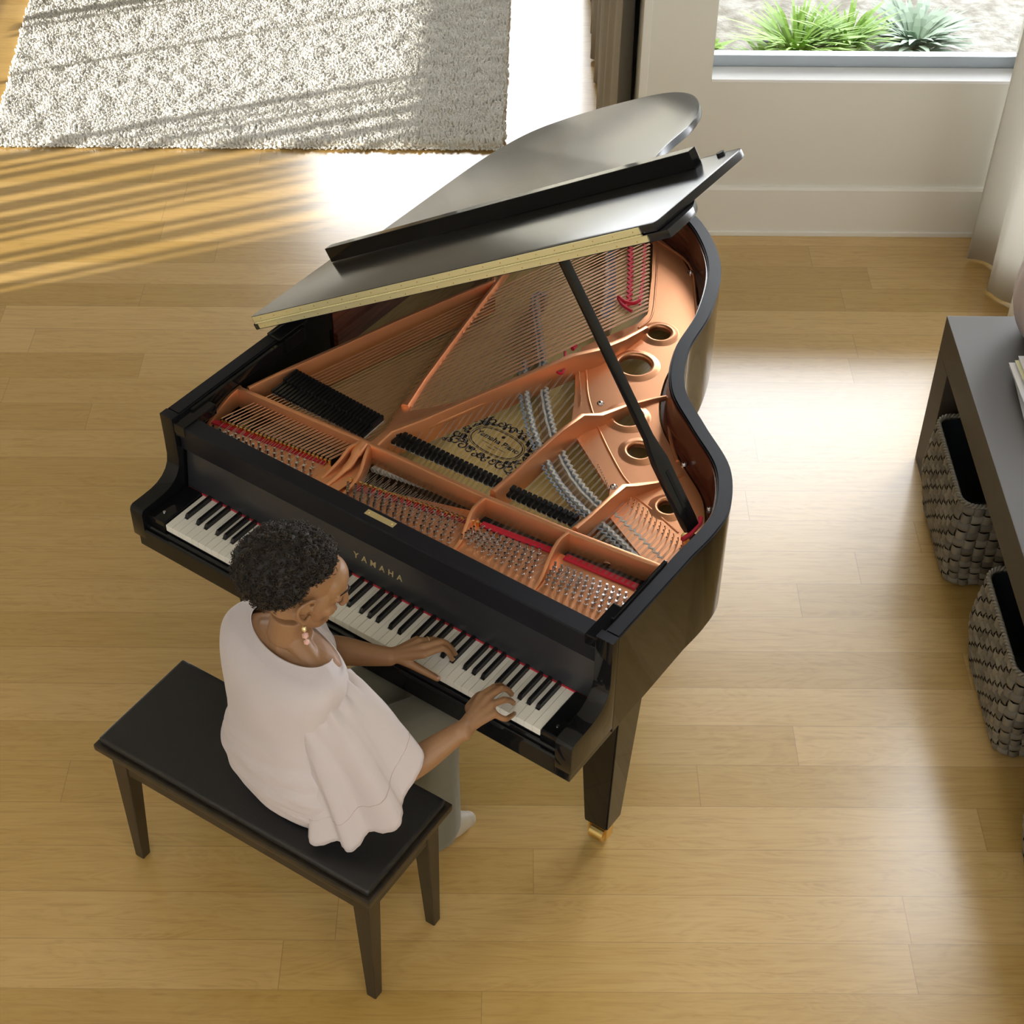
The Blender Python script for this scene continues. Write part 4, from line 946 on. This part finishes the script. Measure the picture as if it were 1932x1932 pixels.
# neck, trapezius, torso
limb(b,[hp(0,-.028,-.01),Vector((.742,-.300,1.10)),Vector((.736,-.306,1.045)),Vector((.735,-.306,.99))],[.050,.049,.050,.060],18)
SHL=Vector((.570,-.285,.945)); SHR=Vector((.870,-.336,.928))
limb(b,[Vector((.735,-.315,1.045)),Vector((.66,-.305,.998)),SHL+Vector((.02,0,.0))],[.033,.027,.042],14)
limb(b,[Vector((.735,-.315,1.045)),Vector((.81,-.325,.998)),SHR+Vector((-.02,0,.0))],[.033,.027,.042],14)
limb(b,[Vector((.70,-.275,1.005)),Vector((.64,-.262,1.000)),Vector((.60,-.268,.985))],[.012,.010,.010],8)
limb(b,[Vector((.76,-.270,1.005)),Vector((.81,-.275,1.000)),Vector((.85,-.30,.985))],[.012,.010,.010],8)
sph(b,(.733,-.310,.983),(.150,.066,.045)); sph(b,(.727,-.315,.93),(.150,.088,.085)); sph(b,(.73,-.33,.80),(.125,.085,.14)); sph(b,(.735,-.335,.62),(.13,.09,.10))
# arms
LE=Vector((.655,-.130,.765)); LW=Vector([(0.8163,-0.059)][0]+(.780,)); RE=Vector((1.022,-.278,.704)); RW=Vector([(1.1042,-0.147)][0]+(.790,))
limb(b,[SHL,(SHL+LE)/2+Vector((-.01,0,-.01)),LE],[.043,.040,.038],16); limb(b,[LE,LE.lerp(LW,.3)+Vector((0,0,.004)),LE.lerp(LW,.7),LW],[.038,.037,.029,.0235],16)
limb(b,[SHR,(SHR+RE)/2+Vector((-.020,-.01,-.03)),RE],[.044,.034,.033],16); limb(b,[RE,RE.lerp(RW,.3),RE.lerp(RW,.7),RW],[.034,.036,.030,.0235],16)
sph(b,RW+Vector((-.002,-.016,.012)),.0085)
def hand(b,wr,mcp,pip,tip,th,rad=(.0088,.0090,.0086,.0076)):
    """wr wrist; mcp/pip/tip lists index..little; th = thumb chain"""
    for i in range(4):
        a=wr.lerp(mcp[i],.35); limb(b,[wr+(mcp[i]-mcp[1])*.25,a,mcp[i]],[.018,.0145,.0108],12)
    for i in range(3): limb(b,[wr.lerp((mcp[i]+mcp[i+1])/2,.4)+Vector((0,0,-.003)),(mcp[i]+mcp[i+1])/2+Vector((0,0,-.003))],[.0135,.0085],10)
    nails=[]
    for i in range(4):
        r=rad[i]; dp=pip[i].lerp(tip[i],.52)+(pip[i]-mcp[i]).normalized()*.004+Vector((0,0,.003))
        limb(b,[mcp[i],pip[i],dp,tip[i]],[r*1.12,r*.98,r*.88,r*.76],12,k=5)
        sph(b,pip[i]+Vector((0,0,.001)),r*1.02,seg=12); nails.append((dp,tip[i],r))
    limb(b,th,[.0165,.0120,.0100,.0080],12); nails.append((th[-2],th[-1],.010)); return nails
def P3(l): return [Vector((x,y,z)) for (x,y),z in l]
Lm=P3(zip([(0.896,-0.0233),(0.8833,-0.0088),(0.8652,0.002),(0.8492,0.0079)],(.808,.814,.812,.802)))
Lp=P3(zip([(0.919,0.019),(0.9073,0.0323),(0.883,0.0322),(0.8638,0.0316)],(.806,.810,.802,.790)))
Lt=P3(zip([(0.9302,0.0437),(0.925,0.0617),(0.8908,0.0723),(0.8639,0.0728)],(.752,.752,.752,.740)))
Lh=P3(zip([(0.8425,-0.0471),(0.8711,-0.0437),(0.8974,-0.0333),(0.9331,-0.0204)],(.782,.775,.760,.741)))
nl=hand(b,LW,Lm,Lp,Lt,Lh)
Rm=P3(zip([(1.0879,-0.0486),(1.104,-0.0493),(1.1227,-0.0581),(1.1392,-0.0704)],(.808,.812,.808,.798)))
Rp=P3(zip([(1.0943,-0.0077),(1.1125,-0.0049),(1.1341,-0.0243),(1.1589,-0.055)],(.804,.808,.800,.778)))
Rt=P3(zip([(1.0876,0.0438),(1.113,0.039),(1.1308,0.0227),(1.1511,-0.0039)],(.752,.748,.742,.742)))
Rh=P3(zip([(1.0772,-0.077),(1.0658,-0.0442),(1.0593,-0.0158),(1.0672,0.0148)],(.782,.772,.760,.742)))
nr=hand(b,RW,Rm,Rp,Rt,Rh)
# legs under the trousers
RH=Vector((.800,-.325,.570)); RK=Vector((.893,-.015,.528)); RA=Vector((.868,.0,.09)); LH=Vector((.670,-.32,.570)); LK=Vector((.722,.02,.528)); LA_=Vector((.665,.055,.09))
limb(b,[RH,RH.lerp(RK,.5),RK],[.060,.060,.048],14); limb(b,[RK,RK.lerp(RA,.35)+Vector((0,-.012,0)),RA],[.047,.048,.028],14)
limb(b,[LH,LH.lerp(LK,.5),LK],[.060,.060,.048],14); limb(b,[LK,LK.lerp(LA_,.35)+Vector((0,-.012,0)),LA_],[.047,.048,.028],14)
limb(b,[RA,Vector((.888,.055,.045)),Vector((.905,.105,.028))],[.028,.026,.018],12); limb(b,[LA_,Vector((.672,.10,.045)),Vector((.68,.15,.028))],[.028,.026,.018],12)
body=skinned('body',b,M['skin'],.0028,WM,smooth_it=4)
# nails
for lst in (nl,nr):
    for dp,tp,r in lst:
        d=(tp-dp).normalized(); up=Vector((0,0,1)); s=d.cross(up).normalized(); u=s.cross(d); bb_=BM()
        Mx=Matrix(((s.x,d.x,u.x,tp.x),(s.y,d.y,u.y,tp.y),(s.z,d.z,u.z,tp.z),(0,0,0,1)))@Matrix.Translation((0,.0005,r*.60)); sph(bb_,(0,0,0),(r*.58,.0055,.0016),Mx,seg=12); mesh_obj('finger_nail',bb_,M['nail'],WM,smooth=60)
# eyes (lowered lids), brows, lips
for s in (-1,1):
    b=BM(); limb(b,[(s*.020,.0905,.0085),(s*.032,.0890,.0035),(s*.045,.0780,.0065)],[.0011,.0016,.0010],6,HM); mesh_obj('eyelashes',b,M['lash'],WM,smooth=60)
    b=BM(); limb(b,[(s*.014,.0985,.034),(s*.032,.0965,.040),(s*.050,.0765,.033)],[.0018,.0024,.0014],6,HM); mesh_obj('eyebrow',b,M['hair'],WM,smooth=60)
b=BM(); limb(b,[(-.018,.0860,-.0515),(0,.0975,-.0495),(.018,.0860,-.0515)],[.0022,.0045,.0022],8,HM); limb(b,[(-.015,.0850,-.0570),(0,.0955,-.0575),(.015,.0850,-.0570)],[.0025,.0050,.0025],8,HM); mesh_obj('lips',b,M['lip'],WM,smooth=60)
# hair -----------------------------------------------------------------
def hmask(d):
    """0 on the face / below the hairline, 1 in the hair; d unit direction in head space"""
    x,y,z=d; 
    # hairline height as function of forwardness
    if y>0: zl=-.05+.80*min(1,(y/.72))**1.3
    else: zl=-.05-.62*min(1,(-y/.75))**.8
    if y>-.25: zl+=.42*max(0,(abs(x)-.62)/.38)*min(1,(y+.25)/.2)
    return max(0,min(1,(z-zl)/.16+.25))
SK=(.072,.096,.083); SC=Vector((0,-.012,.050))
def skull(d): return 1/math.sqrt((d.x/SK[0])**2+(d.y/SK[1])**2+(d.z/SK[2])**2)
def hairr(d,n=True):
    m=hmask(d); t=.036-.016*max(0,d.z)+.024*max(0,-d.y)-.026*max(0,d.y)-.010*max(0,-d.z)-.006*abs(d.x)
    r=skull(d)-.010+(t+.008)*m**.7
    if n: r+=m*(.006*noise.noise(d*7)+.004*noise.noise(d*17)+.0025*noise.noise(d*40))
    return r
b=BM(); bmesh.ops.create_icosphere(b,subdivisions=6,radius=1)
for v in b.verts:
    d=v.co.normalized(); v.co=HM@(SC+d*hairr(d))
hair=mesh_obj('hair',b,M['hair'],WM,smooth=180)
b=BM(); rr=random.Random(21); cnt=0
while cnt<3000:
    d=Vector((rr.gauss(0,1),rr.gauss(0,1),rr.gauss(0,1))).normalized(); m=hmask(d)
    if m<.45: continue
    cnt+=1; r0=hairr(d)-.003; p=SC+d*r0; a=d.cross(Vector((rr.gauss(0,1),rr.gauss(0,1),rr.gauss(0,1)))).normalized(); c_=d.cross(a)
    ax_=(a*rr.uniform(.3,1)+d*rr.uniform(.15,.9)).normalized(); u=ax_.cross(c_).normalized(); w_=ax_.cross(u); Rr=rr.uniform(.0022,.0042); L_=rr.uniform(.006,.014)*(.5+.5*m); ph=rr.uniform(0,6.28); tn=rr.uniform(1.2,2.4)
    pts=[HM@(p+ax_*(L_*k/9)+(u*math.cos(ph+k/9*tn*6.28)+w_*math.sin(ph+k/9*tn*6.28))*Rr) for k in range(10)]
    tube(b,pts,[.0009]*9+[.0005],3,cap=False)
o=mesh_obj('curls',b,M['curl'],WM,parent=hair,smooth=180); o['kind']='stuff'
# earring, ring ----------------------------------------------------------
e0=hp(.081,.006,-.040); ez=[e0+Vector((.003,0,-.010)),e0+Vector((.004,.0,-.030)),e0+Vector((.006,0,-.050))]
b=BM(); tube(b,[e0,ez[2]],.0008,5); er=mesh_obj('earring',b,M['gold'],WM)
b=BM(); sph(b,ez[0],(.006,.006,.008)); mesh_obj('bead',b,M['gold'],WM,er,smooth=50)
for q,s_ in ((ez[1],1),(ez[2],.9)):
    b=BM(); bmesh.ops.create_icosphere(b,subdivisions=1,radius=.0085*s_,matrix=Matrix.Translation(q)@Matrix.Diagonal((1,1,1,1))); mesh_obj('bead',b,M['pinkstone'],WM,er)
mid=Lm[2].lerp(Lp[2],.55); dd_=(Lp[2]-Lm[2]).normalized(); s1=dd_.cross(Vector((0,0,1))).normalized(); u1=s1.cross(dd_); b=BM()
tube(b,[mid+s1*math.cos(2*PI*k/24)*.0098+u1*math.sin(2*PI*k/24)*.0098 for k in range(25)],.0013,6,cap=False); mesh_obj('ring',b,M['gold'],WM,smooth=60)
# trousers ---------------------------------------------------------------
b=BM()
sph(b,(.735,-.325,.580),(.150,.100,.072)); 
limb(b,[RH+Vector((0,0,.002)),RH.lerp(RK,.5)+Vector((0,0,.008)),RK+Vector((.0,.0,.004))],[.078,.090,.084],20); limb(b,[RK,RK.lerp(RA,.45),RA+Vector((0,-.005,.01))],[.080,.084,.095],20)
limb(b,[LH+Vector((0,0,.002)),LH.lerp(LK,.5)+Vector((0,0,.008)),LK+Vector((0,0,.004))],[.078,.090,.084],20); limb(b,[LK,LK.lerp(LA_,.45),LA_+Vector((0,-.005,.01))],[.067,.078,.095],20)
for v in b.verts:
    if v.co.z<.52 and v.co.y<-.16: v.co.z=max(v.co.z,.505)
tr=skinned('trousers',b,M['trouser'],.006,WM,smooth_it=8)
for v in tr.data.vertices:
    if v.co.z<.075: v.co.z=.075
for (A_,T_) in ((RA,Vector((.908,.085,0))),(LA_,Vector((.690,.135,0)))):
    b=BM(); d=(Vector((T_.x,T_.y,0))-Vector((A_.x,A_.y,0))).normalized()
    limb(b,[Vector((A_.x,A_.y,.034))-d*.05,Vector((A_.x,A_.y,.040)),Vector((A_.x,A_.y,.034))+d*.07,Vector((T_.x,T_.y,.026))+d*.03],[.034,.038,.040,.024],16)
    for v in b.verts:
        if v.co.z<.0: v.co.z=0.0
    skinned('shoe',b,M['shoe'],.004,WM,smooth_it=3)
# blouse -----------------------------------------------------------------
lat=Vector((.98,-.19,0)).normalized(); fwd=Vector((.19,.98,0)).normalized()
ringsd=[(.512,.725,-.345,.172,.135,.085),(.560,.728,-.352,.192,.145,.104),(.620,.730,-.354,.203,.145,.116),(.690,.728,-.350,.182,.130,.112),(.755,.726,-.345,.158,.120,.106),(.82,.722,-.338,.166,.122,.106),(.88,.720,-.331,.180,.122,.106),(.93,.720,-.326,.190,.112,.102),(.965,.722,-.320,.192,.098,.094),(.992,.728,-.315,.178,.080,.080)]
NA=120; lay=[]
for (z,cx,cy,a,bf,bb2) in ringsd:
    row=[]
    for i in range(NA):
        ph=2*PI*i/NA; c,s=math.cos(ph),math.sin(ph); q=.88; cc=math.copysign(abs(c)**q,c); ss=math.copysign(abs(s)**q,s)
        row.append(Vector((cx,cy,z))+lat*a*cc+fwd*(bf if s>0 else bb2)*ss)
    lay.append(row)
for (a,bf,bb2,zc,cx,cy) in ((.152,.074,.072,1.006,.733,-.309),(.126,.068,.062,1.017,.735,-.307)):
    row=[]
    for i in range(NA):
        ph=2*PI*i/NA; c,s=math.cos(ph),math.sin(ph)
        row.append(Vector((cx,cy,zc+.004*c*c-.030*max(0,s)-.001*max(0,-s)))+lat*a*c+fwd*(bf if s>0 else bb2)*s)
    lay.append(row)
# smooth interpolation up the body
fine=[]
for j in range(len(lay)-1):
    for k in range(6):
        t=k/6; row=[]
        for i in range(NA):
            p0,p1,p2,p3=lay[max(j-1,0)][i],lay[j][i],lay[j+1][i],lay[min(j+2,len(lay)-1)][i]
            row.append(.5*((2*p1)+(-p0+p2)*t+(2*p0-5*p1+4*p2-p3)*t*t+(-p0+3*p1-3*p2+p3)*t**3))
        fine.append(row)
fine.append(lay[-1]); b=BM(); vr=[]
for j,row in enumerate(fine):
    r=[]
    for i,p in enumerate(row):
        c0=Vector((.733,-.34,p.z)); d=(p-c0); 
        if d.length: d.normalize()
        zz=p.z; f=0
        wst=math.exp(-((zz-.66)/.10)**2); f+=.0035*wst*math.sin(zz*95+3*math.sin(i*2*PI/NA*2)+4*noise.noise(p*6)); f+=.006*noise.noise(p*9)*(1 if zz<.95 else .4)
        rs=math.exp(-(((2*PI*i/NA)-5.25)/.55)**2)*math.exp(-((zz-.62)/.07)**2); f-=.009*rs*(.5+.5*math.sin(zz*190+i*.35))
        r.append(b.verts.new(p+d*f))
    vr.append(r)
for A,Bv in zip(vr,vr[1:]):
    for i in range(NA): b.faces.new((A[i],A[(i+1)%NA],Bv[(i+1)%NA],Bv[i]))
bl_o=mesh_obj('blouse',b,M['blouse'],WM,smooth=180); md=bl_o.modifiers.new('t','SOLIDIFY'); md.thickness=.003; md.offset=0
b=BM(); tube(b,[p for p in lay[-1]]+[lay[-1][0]],.0022,6,cap=False); mesh_obj('neckline_binding',b,M['blouse'],WM,bl_o,smooth=180)
def sleeve(name,c0,nrm,rad,hem,mid,folds,amp,nt=34,gather=.004,ease=.8):
    n=Vector(nrm).normalized(); U=Vector((0,0,1)); U=(U-n*U.dot(n)).normalized(); F=n.cross(U); F=F if F.dot(fwd)>0 else -F
    N=128; H=catmull(hem,16,closed=True); Lh_=[H[int(i*len(H)/N)%len(H)] for i in range(N)]; b=BM(); rows=[]
    cH=sum(Lh_,Vector())/N; mid=Vector(mid)
    for j in range(nt+1):
        t=j/nt; row=[]; e=t**ease
        cc=(1-t)**2*Vector(c0)+2*t*(1-t)*mid+t*t*cH
        for i in range(N):
            u=i/N; an=PI/4+2*PI*u; so=(F*math.cos(an-PI/2+PI/2)*1+U*math.sin(an))*rad
            # start at front-top, turn over the top to the back
            so=(F*math.cos(an)+U*math.sin(an))*rad
            ho=Lh_[i]-cH; o=so*(1-e)+ho*e; 
            w=1+.04*math.sin(PI*min(1,t*1.4))*(1 if t<.7 else .6)
            p=cc+o*w; dn=o.normalized(); f=amp*t**1.3*math.sin(2*PI*folds*u+.9*math.sin(3*t)+2*noise.noise(Vector((u*3,t,1))))
            f+=gather*1.3*math.exp(-(t-.10)**2/.03)*math.sin(2*PI*15*u+1.5*math.sin(9*u))*(.25+.75*max(0,math.sin(an)))+gather*.8*(1-abs(2*t-.5) if t<.75 else 0)*max(0,noise.noise(Vector((u*14,t*2.2,4))))
            row.append(b.verts.new(p+dn*f))
        rows.append(row)
    for A,Bv in zip(rows,rows[1:]):
        for i in range(N): b.faces.new((A[i],A[(i+1)%N],Bv[(i+1)%N],Bv[i]))
    seam=[v.co.copy() for v in rows[int(nt*.85)]]; o=mesh_obj(name,b,M['blouse'],WM,bl_o,smooth=180); md=o.modifiers.new('t','SOLIDIFY'); md.thickness=.0022; md.offset=0
    b=BM(); cs=sum(seam,Vector())/len(seam); tube(b,[p+(p-cs).normalized()*.0012 for p in seam+[seam[0]]],.0010,5,cap=False); mesh_obj('hem_seam',b,M['seam'],WM,bl_o,smooth=180)
    return o
sleeve('sleeve',(.838,-.333,.922),(.9,-.22,-.38),.080,[(1.046,-.250,.775),(1.078,-.300,.725),(1.065,-.360,.640),(1.015,-.405,.575),(.965,-.438,.548),(.915,-.458,.542),(.866,-.455,.556),(.852,-.415,.600),(.905,-.335,.645),(.975,-.270,.705)],(.905,-.350,.812),6,.017,ease=1.0,gather=.007)
sleeve('sleeve',(.588,-.288,.935),(-.9,.2,-.35),.070,[(.700,-.130,.845),(.730,-.165,.80),(.700,-.19,.74),(.65,-.20,.70),(.60,-.19,.70),(.575,-.15,.75),(.60,-.11,.81),(.65,-.105,.845)],(.545,-.22,.89),4,.006)
# ---------------------------------------------------------------- world, light, camera
W=bpy.data.worlds.new('sky'); S.world=W; W.use_nodes=True; nt=W.node_tree; nt.nodes.clear(); N=nt.nodes.new; L=nt.links.new
o=N('ShaderNodeOutputWorld'); bg=N('ShaderNodeBackground'); tc=N('ShaderNodeTexCoord'); sp=N('ShaderNodeSeparateXYZ'); L(tc.outputs['Generated'],sp.inputs[0])
mr=N('ShaderNodeMapRange'); mr.interpolation_type='SMOOTHSTEP'; mr.inputs['From Min'].default_value=.35; mr.inputs['From Max'].default_value=.80; mr.inputs['To Min'].default_value=1.0; mr.inputs['To Max'].default_value=8.5; L(sp.outputs[1],mr.inputs['Value'])
mx_=N('ShaderNodeMath'); mx_.operation='MULTIPLY_ADD'; L(sp.outputs[0],mx_.inputs[0]); mx_.inputs[1].default_value=.5; mx_.inputs[2].default_value=1.0
mm=N('ShaderNodeMath'); mm.operation='MULTIPLY'; L(mr.outputs[0],mm.inputs[0]); L(mx_.outputs[0],mm.inputs[1]); L(mm.outputs[0],bg.inputs['Strength']); bg.inputs['Color'].default_value=(.94,.97,1.0,1); L(bg.outputs[0],o.inputs[0])
sun=bpy.data.lights.new('sun','SUN'); sun.energy=7.5; sun.angle=R(.8); sun.color=(1,.94,.82); so=bpy.data.objects.new('sun',sun); COL.objects.link(so)
dirv=Vector((1.23,.485,0)).normalized()*math.cos(R(15))-Vector((0,0,math.sin(R(15)))); so.rotation_euler=dirv.to_track_quat('-Z','Y').to_euler()
cam=bpy.data.cameras.new('camera'); co=bpy.data.objects.new('camera',cam); COL.objects.link(co); S.camera=co
cam.sensor_fit='HORIZONTAL'; cam.sensor_width=36; cam.lens=3196.01/1932*36
cam.shift_x=-(945.284-966)/1932; cam.shift_y=(961.442-966)/1932
p_=R(42.648); r_=R(0.398493)
F_=Vector((0,math.cos(p_),-math.sin(p_))); R0=Vector((1,0,0)); U0=R0.cross(F_); R1=math.cos(r_)*R0+math.sin(r_)*U0; U1=-math.sin(r_)*R0+math.cos(r_)*U0
co.matrix_world=Matrix(((R1.x,U1.x,-F_.x,0),(R1.y,U1.y,-F_.y,0),(R1.z,U1.z,-F_.z,3.85811),(0,0,0,1)))
vs=S.view_settings; vs.view_transform='Standard'; vs.look='None'; vs.exposure=.48; vs.gamma=1; vs.use_curve_mapping=False
S.cycles.use_denoising=True; S.cycles.max_bounces=8; S.cycles.diffuse_bounces=4; S.cycles.glossy_bounces=5; S.cycles.transparent_max_bounces=12
S.cycles.sample_clamp_indirect=6; S.cycles.caustics_reflective=False
